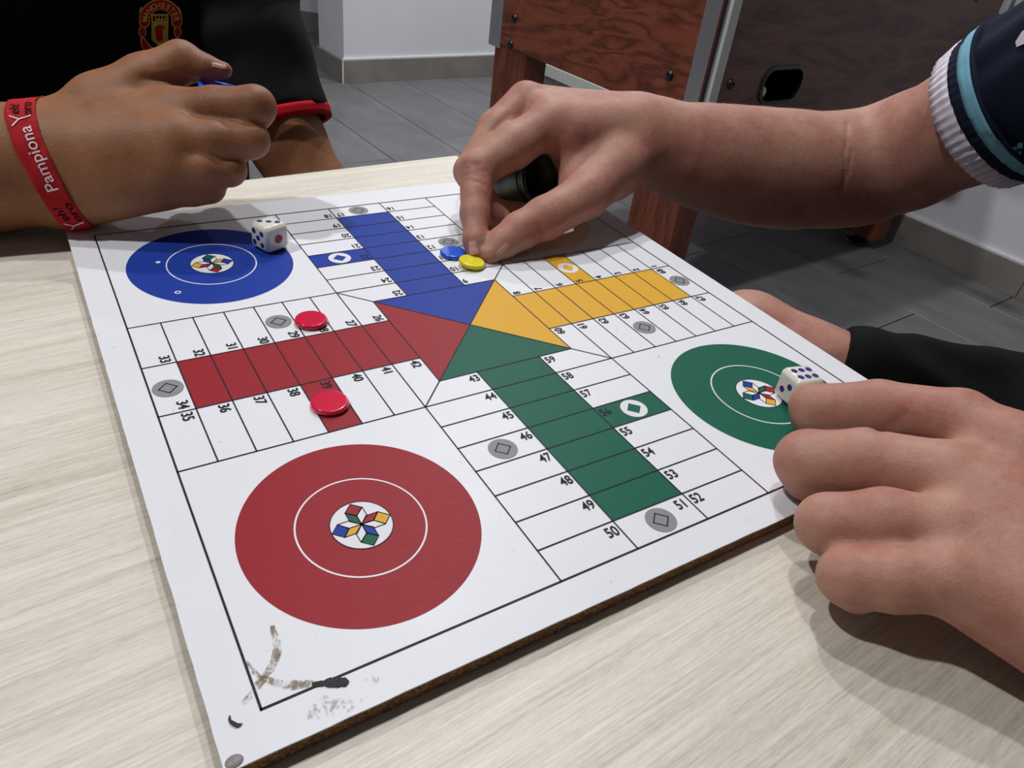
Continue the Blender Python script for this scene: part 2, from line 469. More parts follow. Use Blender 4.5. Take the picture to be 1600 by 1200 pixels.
bmesh.ops.transform(bm, matrix=MR, verts=bm.verts)
obj('end_panel', bm, MAT['dark_walnut'], fo, world=True)
# ring around opening + dark ball tray + ball
bm = bmesh.new()
o1 = rrect(hx, hz, hw, hh, 0.036, 9); o2 = rrect(hx, hz, hw - 0.008, hh - 0.008, 0.029, 9)
prof = [(o1, y0 + 0.004), (o1, y0 - 0.004), (o2, y0 - 0.005), (o2, y0 + 0.05)]
rows = [[bm.verts.new((p[0], yy, p[1])) for p in pts] for pts, yy in prof]
for a, b in zip(rows, rows[1:]):
    for i in range(len(a)):
        j = (i + 1) % len(a); bm.faces.new([a[i], a[j], b[j], b[i]])
bmesh.ops.recalc_face_normals(bm, faces=bm.faces)
bmesh.ops.transform(bm, matrix=MR, verts=bm.verts)
ring = obj('ball_opening', bm, MAT['black_plastic'], fo, world=True)
bm = bmesh.new()
add_box(bm, (hx - 0.09, y0 + 0.11, hz - 0.052), (hx + 0.09, y0 + 0.12, hz + 0.05))
add_box(bm, (hx - 0.09, y0 + 0.02, hz - 0.052), (hx + 0.09, y0 + 0.11, hz - 0.042))
add_box(bm, (hx - 0.09, y0 + 0.02, hz + 0.05), (hx + 0.09, y0 + 0.12, hz + 0.06))
add_box(bm, (hx - 0.1, y0 + 0.02, hz - 0.05), (hx - 0.09, y0 + 0.12, hz + 0.06))
add_box(bm, (hx + 0.09, y0 + 0.02, hz - 0.05), (hx + 0.1, y0 + 0.12, hz + 0.06))
bmesh.ops.transform(bm, matrix=MR, verts=bm.verts)
obj('ball_tray', bm, MAT['black_void'], fo, world=True)
bm = bmesh.new(); bmesh.ops.create_icosphere(bm, subdivisions=3, radius=0.0165)
bl = obj('ball', bm, MAT['ball_ivory'], None, smooth=True); bl.location = MR @ Vector((hx - 0.050, y0 + 0.020, hz - 0.034 + 0.0165))
tag(bl, 'small off-white ball lying in the dark opening of the football table', 'ball')
# playing field, rods and handles inside the cabinet
fbox('playing_field', (x0 + 0.023, y0 + 0.021, FH - 0.13), (x1 - 0.023, y1 - 0.023, FH - 0.12), MAT['field_green'])
for k_ in range(6):
    rx = x0 + 0.13 + k_ * 0.19
    bm = bmesh.new(); add_lathe(bm, [(0, 0), (0.007, 0), (0.007, FD + 0.16), (0, FD + 0.16)], 12, MR @ Matrix.Translation((rx, y0 - 0.08 if k_ % 2 else y0 - 0.08, FH - 0.045)) @ Matrix.Rotation(-PI / 2, 4, 'X'))
    rod = obj('rod', bm, MAT['chrome'], fo, world=True, smooth=True)
    sgn_ = -1 if k_ % 2 else 1
    bm = bmesh.new(); add_lathe(bm, [(0, 0), (0.016, 0.002), (0.017, 0.05), (0.014, 0.09), (0.010, 0.10), (0, 0.10)], 16, MR @ Matrix.Translation((rx, (y0 - 0.13) if sgn_ < 0 else (y1 + 0.13), FH - 0.045)) @ Matrix.Rotation(-PI / 2 if sgn_ < 0 else PI / 2, 4, 'X'))
    obj('handle', bm, MAT['black_plastic'], rod, world=True, smooth=True)
# small second opening (handle slot) high on the dark panel
bm = bmesh.new()
sl = rrect(x0 + 1.035, 0.80, 0.045, 0.028, 0.02, 6)
a = [bm.verts.new((p[0], y0 - 0.004, p[1])) for p in sl]; b = [bm.verts.new((p[0], y0 + 0.001, p[1])) for p in sl]
bm.faces.new(a)
for i in range(len(a)): j = (i + 1) % len(a); bm.faces.new([a[i], a[j], b[j], b[i]])
bmesh.ops.recalc_face_normals(bm, faces=bm.faces)
bmesh.ops.transform(bm, matrix=MR, verts=bm.verts)
obj('slot_cover', bm, MAT['black_plastic'], fo, world=True)
# corner trims
fbox('corner_trim', (x0 - 0.003, y0 + 0.004, FZ - 0.004), (x0 + 0.001, y0 + 0.068, FH), MAT['chrome'], 0.001)
fbox('corner_channel', (x0 - 0.0045, y0 + 0.012, FZ - 0.004), (x0 + 0.0, y0 + 0.018, FH), MAT['black_plastic'])
fbox('corner_piping', (x0 - 0.0050, y0 + 0.021, FZ - 0.004), (x0 + 0.0, y0 + 0.0235, FH), MAT['edge_red'])
fbox('corner_edge', (x0 - 0.003, y0 - 0.004, FZ - 0.002), (x0 + 0.024, y0 + 0.008, FH), MAT['edge_white'], 0.001)
fbox('corner_trim', (x0 - 0.003, y1 - 0.006, FZ - 0.012), (x0 + 0.05, y1 + 0.052, FH), MAT['chrome'], 0.002)
fbox('corner_trim', (x1 - 0.030, y0 - 0.004, FZ - 0.004), (x1 + 0.003, y0 + 0.03, FH), MAT['chrome'], 0.002)
fbox('corner_edge', (x1 - 0.040, y0 - 0.005, FZ), (x1 - 0.030, y0 + 0.01, FH), MAT['edge_white'], 0.001)
# bolts
def bolt(px, py_, pz, axis):
    bm = bmesh.new()
    add_lathe(bm, [(0.011, 0), (0.011, 0.002), (0.008, 0.006), (0.0045, 0.008), (0.004, 0.005), (0, 0.005)], 20)
    rot = Matrix.Rotation(-PI / 2, 4, 'Y') if axis == 'x' else Matrix.Rotation(PI / 2, 4, 'X')
    bmesh.ops.transform(bm, matrix=MR @ Matrix.Translation((px, py_, pz)) @ rot, verts=bm.verts)
    obj('bolt', bm, MAT['black_plastic'], fo, world=True, smooth=True)
bolt(x0, y0 + 0.738, 0.586, 'x'); bolt(x0, y0 + 0.743, 0.517, 'x'); bolt(x0, y0 + 0.126, 0.589, 'x')
bolt(x0 + 0.06, y0, 0.601, 'y')
# legs (four) with adjustable feet
LA, LB = 0.105, 0.115
for (ax, ay) in ((x0 + 0.004, y0 + 0.008), (x0 + 0.004, y1 - 0.025 - LA), (x1 - 0.03 - LB, y0 + 0.03), (x1 - 0.03 - LB, y1 - 0.025 - LA)):
    bm = bmesh.new()
    add_box(bm, (ax, ay, 0.035), (ax + 0.075, ay + LA + 0.05, FZ + 0.02), bev=0.002)
    bmesh.ops.transform(bm, matrix=MR, verts=bm.verts)
    lg = obj('leg', bm, MAT['cherry_leg'], fo, world=True)
    bm = bmesh.new()
    add_lathe(bm, [(0, 0), (0.038, 0), (0.040, 0.004), (0.036, 0.010), (0.014, 0.018), (0.010, 0.037)], 32, MR @ Matrix.Translation((ax + 0.037, ay + 0.07, 0.0)))
    obj('foot', bm, MAT['black_plastic'], lg, world=True, smooth=True)

# ------------------------------------------------------------------ the board
S = 0.33; ASP = 0.9594; ZT = 0.75
l_, a_, c_ = 0.04733, 0.11125, 0.33133
w2 = 0.5 - c_                     # half arm width
def W(u, v, z=0.0):               # print coordinates (centre 0, y up) -> local board metres
    return (u * ASP * S, v * S, z)
board = empty('game_board', (0, 0, ZT - 0.007), 0, 'square white parchis board with blue, yellow, green and red home circles', 'board game')
BX0, BX1, BY0, BY1 = -0.5205 * S, 0.528 * S, -0.541 * S, 0.5675 * S
H0 = 0.007
bm = bmesh.new(); add_box(bm, (BX0 + 0.0004, BY0 + 0.0004, 0), (BX1 - 0.0004, BY1 - 0.0004, H0 - 0.0006), bev=0.0003, seg=1)
# roughen the sawn edge
for e in range(1): pass
obj('fibreboard_core', bm, MAT['fibreboard'], board)
# white laminate sheet, very slightly raised at the back left corner
bm = bmesh.new()
NX, NY = 60, 60
grid = [[None] * (NX + 1) for _ in range(NY + 1)]
rb = random.Random(3)
for j in range(NY + 1):
    for i in range(NX + 1):
        x = BX0 + (BX1 - BX0) * i / NX; y = BY0 + (BY1 - BY0) * j / NY
        if i in (0, NX): x += rb.uniform(-0.0001, 0.0001)
        if j in (0, NY): y += rb.uniform(-0.0001, 0.0001)
        # lifted back-left corner
        dcx = (x - BX0) / 0.035; dcy = (BY1 - y) / 0.012
        lift = 0.0032 * max(0, 1 - dcx) ** 1.6 * max(0, 1 - dcy) ** 1.5
        grid[j][i] = bm.verts.new((x, y, H0 + lift))
for j in range(NY):
    for i in range(NX):
        bm.faces.new([grid[j][i], grid[j][i + 1], grid[j + 1][i + 1], grid[j + 1][i]])
edges = [e for e in bm.edges if e.is_boundary]
r = bmesh.ops.extrude_edge_only(bm, edges=edges)
for g in r['geom']:
    if isinstance(g, bmesh.types.BMVert): g.co.z -= 0.0006
bmesh.ops.recalc_face_normals(bm, faces=bm.faces)
obj('laminate_sheet', bm, MAT['board_white'], board)
bm = bmesh.new()
add_lathe(bm, [(0, 0.0011), (0.0024, 0.0009), (0.0030, 0.0003), (0, 0.0)], 14, Matrix.Translation((BX0 + 0.0030, BY0 + 0.0022, H0 - 0.0008)) @ Matrix.Diagonal((1.0, 0.8, 1.0, 1)))
tag(obj('chipped_corner', bm, MAT['skirting'], board, smooth=True), 'chipped greyish board corner')

Z1, Z2, Z3, Z4 = H0 + 0.00007, H0 + 0.00014, H0 + 0.00021, H0 + 0.00028
LW = 0.0006
def rot2(u, v, k):                # quarter turns anticlockwise
    for _ in range(k % 4): u, v = -v, u
    return u, v
ARM = {0: ('print_green', 43, 'green'), 1: ('print_yellow', 60, 'yellow'), 2: ('print_blue', 9, 'blue'), 3: ('print_red', 26, 'red')}
linebm = bmesh.new()
def pline(p, q, k, w=LW):
    a = W(*rot2(*p, k)); b = W(*rot2(*q, k)); add_strip(linebm, a, b, w, Z3)
def pquad(name, pts, k, mat, z, parent=None):
    bm = bmesh.new(); add_poly(bm, [W(*rot2(*p, k), z) for p in pts])
    bmesh.ops.recalc_face_normals(bm, faces=bm.faces)
    for f in bm.faces:
        if f.normal.z < 0: f.normal_flip()
    return obj(name, bm, mat, parent or board)
T8 = 0.5 - 8 * l_
sx = w2 - a_                       # half strip width
for k in range(4):
    mname, n0, cname = ARM[k]
    m = MAT[mname]
    # the arm of the cross points down (v negative) before the quarter turn
    pquad('centre_triangle', [(0, 0), (-T8, -T8), (T8, -T8)], k, m, Z1)['label'] = cname + ' triangle of the centre square'
    pquad('home_lane', [(-sx, -T8), (-sx, -(0.5 - l_)), (sx, -(0.5 - l_)), (sx, -T8)], k, m, Z1)['label'] = cname + ' striped lane to the centre'
    r0, r1 = 0.5 - 4 * l_, 0.5 - 5 * l_
    pquad('start_space', [(sx, -r0), (w2, -r0), (w2, -r1), (sx, -r1)], k, m, Z1)['label'] = cname + ' start space'
    # grid lines
    pline((-w2, -(0.5 - c_)), (-w2, -0.5), k); pline((w2, -(0.5 - c_)), (w2, -0.5), k)
    pline((-sx, -T8), (-sx, -0.5), k); pline((sx, -T8), (sx, -0.5), k)
    pline((-T8, -T8), (T8, -T8), k)
    for i in range(1, 8):
        yv = -(0.5 - i * l_)
        pline((-w2, yv), (w2, yv), k) if i < 8 else None
    pline((0, 0), (T8, -T8), k); pline((T8, -T8), (w2, -(0.5 - c_)), k)
    pline((-0.5, -0.5), (0.5, -0.5), k, LW * 1.25)
    # numbers
    def num(txt, u, v, al):
        bm = bmesh.new()
        size = 0.0208
        def fn(x, y):
            p = rot2(u + x / ASP * 1.0, v + y, k)
            return W(*p, Z4)
        # keep glyph proportions in metres: the x offset is scaled back by ASP on vertical arms only
        add_text(bm, txt, size, lambda x, y: W(*rot2(u + x * .86, v + y, k), Z4), al, 0.015)
        for f in bm.faces:
            if f.normal.z < 0: f.normal_flip()
        obj('number', bm, MAT['print_black'], board)
    for i in range(8):
        n = n0 + i; n = n - 68 if n > 68 else n
        num(str(n), -sx - 0.0035, -(T8 + i * l_) - 0.0205, 'RIGHT')
        n = n0 + 16 - i; n = n - 68 if n > 68 else n
        num(str(n), sx + 0.0035, -(T8 + i * l_) - 0.0205, 'LEFT')
    n = n0 + 8; n = n - 68 if n > 68 else n
    num(str(n), sx - 0.0055, -(0.5 - l_) - 0.0205, 'RIGHT')
    # safe rings
    for (u, v) in ((-(sx + w2) / 2, -(T8 + 3.5 * l_)), (0, -(0.5 - l_ / 2))):
        p = rot2(u, v, k); bm = bmesh.new(); q = W(*p)
        add_ring(bm, q, 0.0196 * S, 0.0196 * S, 0, 0, Z2, 40)
        rg = obj('safe_space_disc', bm, MAT['print_grey'], board)
        bm = bmesh.new(); d = 0.0115 * S
        cs = [(q[0] + d, q[1]), (q[0], q[1] + d), (q[0] - d, q[1]), (q[0], q[1] - d)]
        for i in range(4): add_strip(bm, cs[i], cs[(i + 1) % 4], LW * 0.9, Z3)
        obj('diamond', bm, MAT['print_black'], rg)
    p = rot2((sx + w2) / 2 + 0.003, -(0.5 - 4.5 * l_), k); q = W(*p); bm = bmesh.new()
    add_ring(bm, q, 0.0200 * S, 0.0200 * S, 0, 0, Z2, 40)
    rg = obj('start_space_disc', bm, MAT['print_white'], board)
    bm = bmesh.new(); d = 0.0125 * S
    add_poly(bm, [(q[0] + d, q[1], Z3), (q[0], q[1] + d, Z3), (q[0] - d, q[1], Z3), (q[0], q[1] - d, Z3)])
    obj('diamond', bm, m, rg)
obj('grid_lines', linebm, MAT['print_black'], board)

# home circles with ring and rosette
ros = [((0, 0), (0.0091, 0.0103), (0.0236, 0.0104), (0.0144, 0.0)), ((0.0144, 0.0), (0.0236, 0.0104), (0.0341, 0.0001), (0.0243, -0.0104)), ((0, 0), (0.0144, 0.0), (0.0243, -0.0104), (0.0104, -0.0108))]
ros_col = [('Y', 'R'), ('R', 'G'), ('B', 'Y'), ('G', 'B')]       # petal k (quarter turns ccw): outer, side
CM = {'R': 'print_red', 'G': 'print_green', 'B': 'print_blue', 'Y': 'print_yellow'}
HC = 0.5 - c_ / 2
homes = [(-HC, -HC, 'print_red', 0, 'red'), (HC, -HC, 'print_green', 3, 'green'), (HC, HC, 'print_pale_yellow', 1, 'pale yellow'), (-HC, HC, 'print_blue', 2, 'blue')]  # third circle is a paler beige-yellow than the other yellow print
for (u, v, mname, q, cn) in homes:
    c = W(u, v)
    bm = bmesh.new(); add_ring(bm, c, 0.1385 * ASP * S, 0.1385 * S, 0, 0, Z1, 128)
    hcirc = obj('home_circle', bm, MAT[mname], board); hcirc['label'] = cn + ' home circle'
    bm = bmesh.new(); add_ring(bm, c, 0.0757 * ASP * S, 0.0757 * S, 0.0735 * ASP * S, 0.0735 * S, Z2, 128)
    obj('ring_line', bm, MAT['print_white'], hcirc)
    bm = bmesh.new(); add_ring(bm, c, 0.0362 * ASP * S, 0.0362 * S, 0, 0, Z2, 64)
    obj('rosette_disc', bm, MAT['print_white'], hcirc)
    lb = bmesh.new(); 
    add_ring(lb, c, 0.0367 * ASP * S, 0.0367 * S, 0.0355 * ASP * S, 0.0355 * S, Z3, 64)
    for pk in range(4):
        # petals: the first one (east) measured on the red rosette; mapping of colours by quarter turn
        oc, scol = ros_col[{0: 0, 1: 1, 2: 2, 3: 3}[pk]]
        for idx, quad in enumerate(ros):
            qq = [rot2(x, y, pk + q) for x, y in quad]
            pts = [(c[0] + x * S, c[1] + y * S, Z3) for x, y in qq]
            if idx < 2:
                bm = bmesh.new(); add_poly(bm, [(p[0], p[1], Z3 - 0.00003) for p in pts])
                for f in bm.faces:
                    f.normal_update()
                    if f.normal.z < 0: f.normal_flip()
                obj('rosette_tile', bm, MAT[CM[scol if idx == 0 else oc]], hcirc)
            for i in range(4): add_strip(lb, pts[i], pts[(i + 1) % 4], LW * 0.6, Z4)
    obj('rosette_lines', lb, MAT['print_black'], hcirc)

# stains near the front-left corner (flat, on the print)
def ribbon(name, pts, ws, mat, z, label=None, sub=6):
    bm = bmesh.new(); P = [Vector(p) for p in pts]
    # Catmull-Rom
    Q = []
    for i in range(len(P) - 1):
        p0_, p1_, p2_, p3_ = P[max(i - 1, 0)], P[i], P[i + 1], P[min(i + 2, len(P) - 1)]
        for s in range(sub):
            t_ = s / sub
            Q.append((0.5 * ((2 * p1_) + (-p0_ + p2_) * t_ + (2 * p0_ - 5 * p1_ + 4 * p2_ - p3_) * t_ ** 2 + (-p0_ + 3 * p1_ - 3 * p2_ + p3_) * t_ ** 3), ws[i] + (ws[i + 1] - ws[i]) * t_))
    Q.append((P[-1], ws[-1]))
    prev = None
    rr = random.Random(5)
    for i, (p, w) in enumerate(Q):
        d = (Q[min(i + 1, len(Q) - 1)][0] - Q[max(i - 1, 0)][0]).normalized(); nrm = Vector((-d.y, d.x))
        wj = w * rr.uniform(0.8, 1.15)
        a = bm.verts.new((*(p + nrm * wj), z)); b = bm.verts.new((*(p - nrm * wj), z))
        if prev: bm.faces.new([prev[0], prev[1], b, a])
        prev = (a, b)
    for f in bm.faces:
        f.normal_update()
        if f.normal.z < 0: f.normal_flip()
    o = obj(name, bm, mat, board)
    if label: o['label'] = label
    return o
ZS = Z4 + 0.00007
ribbon('stain_streak', [(-0.1473, -0.1389), (-0.1482, -0.1468), (-0.1507, -0.1518), (-0.1549, -0.1556), (-0.1622, -0.161)], [0.0006, 0.0012, 0.0013, 0.0012, 0.0009], MAT['stain'], ZS, 'curved brown stain near the front left corner')
ribbon('stain_streak', [(-0.1578, -0.1481), (-0.1562, -0.1538), (-0.1537, -0.1569), (-0.1493, -0.1609), (-0.1426, -0.164)], [0.0004, 0.0007, 0.001, 0.0014, 0.0012], MAT['stain'], ZS + 0.00003, 'fainter crossing brown stain')
ribbon('stain_blob', [(-0.1432, -0.1641), (-0.1400, -0.1652), (-0.1373, -0.1662), (-0.1345, -0.1676), (-0.1332, -0.1681)], [0.0006, 0.0009, 0.0018, 0.0016, 0.0003], MAT['stain_dark'], ZS + 0.00006, 'black end of the stain')
ribbon('scuffed_patch', [(-0.148, -0.1725), (-0.140, -0.1725), (-0.131, -0.172), (-0.125, -0.170)], [0.001, 0.004, 0.004, 0.001], MAT['speckle'], ZS + 0.00009)
ribbon('stain_mark', [(-0.1664, -0.1629), (-0.1668, -0.1645), (-0.1655, -0.1667), (-0.1640, -0.1669)], [0.0001, 0.0004, 0.0007, 0.0001], MAT['stain_dark'], ZS + 0.00012)
for (px_, py_) in ((278, 457),):
    q = at(px_, py_, ZT); bm = bmesh.new(); add_ring(bm, (q[0], q[1]), 0.0016, 0.0016, 0.0009, 0.0009, Z2, 20); obj('scratch_mark', bm, MAT['print_white'], board)
q = at(247, 410, ZT); bm = bmesh.new(); add_ring(bm, (q[0], q[1]), 0.0013, 0.0013, 0, 0, Z2, 16); obj('scratch_mark', bm, MAT['print_white'], board)

# ------------------------------------------------------------------ counters and dice
def chip(px, py_, r, mat, label, tilt=None, dz=0.0):
    q = at(px, py_, ZT + 0.0028)
    e = empty('counter', (q[0], q[1], ZT + 0.0004 + dz), 0, label, 'game counter', 'round plastic counters')
    bm = bmesh.new()
    prof = [(0, 0), (r * 0.94, 0), (r * 1.03, 0.0005), (r * 1.04, 0.0012), (r * 1.0, 0.0019), (r * 0.96, 0.0023), (r * 0.93, 0.00238), (r * 0.90, 0.0024), (r * 0.86, 0.0024), (r * 0.4, 0.00242), (0, 0.00242)]
    add_lathe(bm, prof, 48)
    o = obj('disc', bm, mat, e, smooth=True)
    if tilt: e.rotation_euler = tilt
    return e
chip(486, 497, 0.0080, MAT['chip_red'], 'glossy red counter on the white space 28, farther of the two red counters')
chip(515, 626, 0.0081, MAT['chip_red'], 'glossy red counter on the red start space 39, nearer of the two red counters')
chip(708, 392, 0.0079, MAT['chip_blue'], 'glossy blue counter beside number 11 next to the pinching fingers')
chip(737, 409, 0.0079, MAT['chip_yellow'], 'yellow counter by number 10 held down by the pinching fingers', tilt=(0.05, 0.12, 0), dz=0.0010)

def die(loc, rot, faces, side, label):
    """faces: dict of local axis -> pip count"""
    e = empty('die', loc, 0, label, 'die'); e.rotation_euler = rot
    h = side / 2
    bm = bmesh.new(); bmesh.ops.create_cube(bm, size=side)
    bmesh.ops.bevel(bm, geom=list(bm.edges), offset=side * 0.17, segments=6, affect='EDGES', profile=0.5)
    # pull corners in towards a sphere so they look tumbled
    for v in bm.verts:
        L = v.co.length
        lim = side * 0.70
        if L > lim: v.co *= (lim + (L - lim) * 0.2) / L
        v.co.z += h
    obj('body', bm, MAT['die_ivory'], e, smooth=True)
    u = side * 0.215
    LAY = {1: [(0, 0)], 2: [(-u, u), (u, -u)], 3: [(-u, -u), (0, 0), (u, u)], 5: [(-u, -u), (u, -u), (0, 0), (-u, u), (u, u)], 6: [(a_, b_) for a_ in (-.78 * u, .78 * u) for b_ in (-1.22 * u, 0, 1.22 * u)], 4: [(-u, -u), (u, -u), (-u, u), (u, u)]}
    for ax, cnt in faces.items():
        nrm = Vector(ax); t1 = Vector((0, 0, 1)) if abs(nrm.z) < .5 else Vector((1, 0, 0)); t2 = nrm.cross(t1)
        lay = LAY[cnt]
        if cnt == 2: lay = [(u * 0.7, 0), (-u * 0.9, 0)] if False else [(0.62 * u, -0.55 * u), (-0.62 * u, 0.55 * u)]
        for (p, q) in lay:
            bm = bmesh.new(); rr_ = side * (0.17 if cnt == 1 else 0.104)
            mtx = Matrix.Translation(Vector((0, 0, h)) + nrm * h + t2 * p + t1 * q) @ nrm.to_track_quat('Z', 'Y').to_matrix().to_4x4()
            add_lathe(bm, [(rr_, 0.00006), (rr_ * 0.9, 0.00012), (rr_ * 0.5, 0.00004), (0, 0.00003)], 20, mtx)
            obj('pip', bm, MAT['pip_red' if cnt == 1 else 'pip_blue'], e, smooth=True)
    return e
DIE_A = die(Vector((-0.0699, 0.1205, ZT + 0.0003)), (0, 0, math.radians(-68.6)), {(0, 0, 1): 3, (1, 0, 0): 1, (0, -1, 0): 5, (-1, 0, 0): 6, (0, 1, 0): 2}, 0.0162,
    'ivory die showing three blue pips on top, standing on the blue home circle')
DIE_B = die(Vector((0.1188, -0.1219, ZT + 0.0003)), (0, 0, math.radians(-12.8)), {(0, 0, 1): 6, (-1, 0, 0): 2, (0, -1, 0): 3, (0, 1, 0): 4}, 0.0162,
    'ivory die with six blue pips on top, held by the near fist')

# ------------------------------------------------------------------ smooth signed-distance modelling (surface nets)
def cone(a, b, ra, rb): return ('c', np.asarray(a, float), np.asarray(b, float), ra, rb)
def ell(c, r, rot=None): return ('e', np.asarray(c, float), np.asarray(r, float), None if rot is None else np.asarray(rot, float))
def pdist(pr, P):
    if pr[0] == 'c':
        _, a, b, ra, rb = pr
        ab = b - a; L = float(ab @ ab)
        t = np.clip(((P - a) @ ab) / max(L, 1e-12), 0, 1)
        q = P - (a + t[..., None] * ab)
        return np.sqrt((q * q).sum(-1)) - (ra + (rb - ra) * t)
    if pr[0] == 'e':
        _, c, r, rot = pr
        q = P - c
        if rot is not None: q = q @ rot.T
        k0 = np.sqrt(((q / r) ** 2).sum(-1)); k1 = np.sqrt(((q / (r * r)) ** 2).sum(-1))
        return k0 * (k0 - 1) / np.maximum(k1, 1e-9)
    if pr[0] == 'p':               # half space: inside where (P-c).n < 0
        return (P - pr[1]) @ pr[2]
def smin(a, b, k):
    if k <= 1e-6: return np.minimum(a, b)
    h = np.maximum(k - np.abs(a - b), 0) / k
    return np.minimum(a, b) - h * h * k * 0.25

class Field:
    """groups: list of (prims, k inside the group, k against what came before); cuts: list of (prims, k, k smooth)"""
    def __init__(s, groups, cuts=()):
        s.groups = groups; s.cuts = list(cuts)
    def bounds(s):
        lo = np.full(3, 1e9); hi = -lo
        for prims, _, _ in s.groups:
            for p in prims:
                if p[0] == 'c':
                    for q, r in ((p[1], p[3]), (p[2], p[4])): lo = np.minimum(lo, q - r); hi = np.maximum(hi, q + r)
                elif p[0] == 'e': m = p[2].max(); lo = np.minimum(lo, p[1] - m); hi = np.maximum(hi, p[1] + m)
        return lo - 0.008, hi + 0.008
    def __call__(s, P, near=None, rad=0.0):
        P = np.asarray(P, float)
        d = np.full(P.shape[:-1], 1.0)
        for prims, ki, kg in s.groups:
            g = None
            for pr in prims:
                if near is not None and pdist(pr, near) > rad + max(ki, kg) + 0.004: continue
                v = pdist(pr, P)
                g = v if g is None else smin(g, v, ki)
            if g is not None: d = smin(d, g, kg)
        for prims, ks in s.cuts:
            g = None
            for pr in prims:
                if pr[0] != 'p' and near is not None and pdist(pr, near) > rad + ks + 0.004: continue
                v = pdist(pr, P); g = v if g is None else np.minimum(g, v)
            if g is not None: d = -smin(-d, g, ks)
        return d
    def hit(s, px, py, d0=0.15, d1=1.4):
        """surface point seen at a pixel, found by marching from the camera"""
        dr = CAM_R.T @ np.array([(px - 800) / FPX, (py - 600) / FPX, 1.0]); L = np.linalg.norm(dr)
        t_ = d0
        for _ in range(300):
            v = float(s(CAM_C + dr * t_))
            if v < 0.00005: return CAM_C + dr * t_
            t_ += max(v, 0.0002) * 0.8 / L
            if t_ > d1: return None
        return CAM_C + dr * t_
    def normal(s, P, e=0.0008):
        P = np.asarray(P, float); E_ = np.eye(3) * e
        v = s(np.stack([P + E_[0], P + E_[1], P + E_[2], P - E_[0], P - E_[1], P - E_[2]]))
        g = np.moveaxis(v[:3] - v[3:], 0, -1)
        return g / np.maximum(np.linalg.norm(g, axis=-1, keepdims=True), 1e-12)
    def radial(s, c, dr, rmax=0.2):
        """distance from c along dr to the surface, c inside"""
        ts = np.linspace(0, rmax, 260); v = s(c + ts[:, None] * dr)
        idx = np.where(v > 0)[0]
        return ts[idx[0]] if len(idx) else rmax

def polygonize(field, h, bounds=None, NB=28):
    lo, hi = bounds or field.bounds()
    lo = np.floor(lo / (h * NB)).astype(int); hi = np.ceil(hi / (h * NB)).astype(int)
    M = 1 << 20
    keys, poss, quads = [], [], []
    half = NB * h * 0.5; rad = half * 1.7321 + 2 * h
    ii = np.arange(NB + 2)
    def key(c): return ((c[..., 0] + M // 2) * M + (c[..., 1] + M // 2)) * M + (c[..., 2] + M // 2)
    for bx in range(lo[0], hi[0]):
        for by in range(lo[1], hi[1]):
            bz = np.arange(lo[2], hi[2])
            ctr = np.stack([np.full(len(bz), (bx + .5) * NB * h), np.full(len(bz), (by + .5) * NB * h), (bz + .5) * NB * h], -1)
            dc = field(ctr)
            for z, dcv in zip(bz, dc):
                if abs(dcv) > rad * 1.15 + 0.01: continue
                base = np.array([bx, by, z]) * NB
                G = np.stack(np.meshgrid(ii, ii, ii, indexing='ij'), -1) + base
                D = field(G * h, near=(base + NB / 2) * h, rad=rad)
                if D.min() > 0 or D.max() < 0: continue
                # cells 0..NB (NB+1 cells, the last is a shared one)
                sgn = D < 0
                n = NB + 1
                cnt = np.zeros((n, n, n), int); acc = np.zeros((n, n, n, 3))
                for ax in range(3):
                    sl0 = [slice(None)] * 3; sl1 = [slice(None)] * 3
                    sl0[ax] = slice(0, NB + 1); sl1[ax] = slice(1, NB + 2)
                    a = D[tuple(sl0)]; b = D[tuple(sl1)]
                    cr = (a < 0) != (b < 0)
                    with np.errstate(divide='ignore', invalid='ignore'): t_ = np.where(cr, a / (a - b), 0)
                    o1, o2 = [x for x in range(3) if x != ax]
                    for u in (0, 1):
                        for w in (0, 1):
                            s_ = [slice(0, n)] * 3; s_[o1] = slice(u, u + n); s_[o2] = slice(w, w + n)
                            c_m = cr[tuple(s_)]; tt = t_[tuple(s_)]
                            cnt += c_m
                            off = np.zeros((n, n, n, 3)); off[..., ax] = tt; off[..., o1] = u; off[..., o2] = w
                            acc += off * c_m[..., None]
                act = cnt > 0
                cells = np.argwhere(act)
                pos = (cells + base + acc[act] / cnt[act][:, None]) * h
                keys.append(key(cells + base)); poss.append(pos)
                # quads for edges owned by the block: grid points 1..NB
                for ax in range(3):
                    o1, o2 = (ax + 1) % 3, (ax + 2) % 3
                    s0 = [slice(1, NB + 1)] * 3; s1 = list(s0); 
                    s0[ax] = slice(0, NB); s1[ax] = slice(1, NB + 1)
                    a = sgn[tuple(s0)]; b = sgn[tuple(s1)]
                    e = np.argwhere(a != b)
                    if not len(e): continue
                    flip = a[tuple(e.T)]
                    g = e + 1; g[:, ax] -= 1
                    g = g + base
                    e1 = np.zeros(3, int); e1[o1] = 1; e2 = np.zeros(3, int); e2[o2] = 1
                    q = np.stack([key(g - e1 - e2), key(g - e2), key(g), key(g - e1)], -1)
                    q[~flip] = q[~flip][:, ::-1]
                    quads.append(q)
    keys = np.concatenate(keys); poss = np.concatenate(poss); quads = np.concatenate(quads)
    uk, idx = np.unique(keys, return_index=True)
    V = poss[idx]
    F = np.searchsorted(uk, quads); F = np.minimum(F, len(uk) - 1)
    ok = (uk[F] == quads).all(1)
    return V, F[ok]

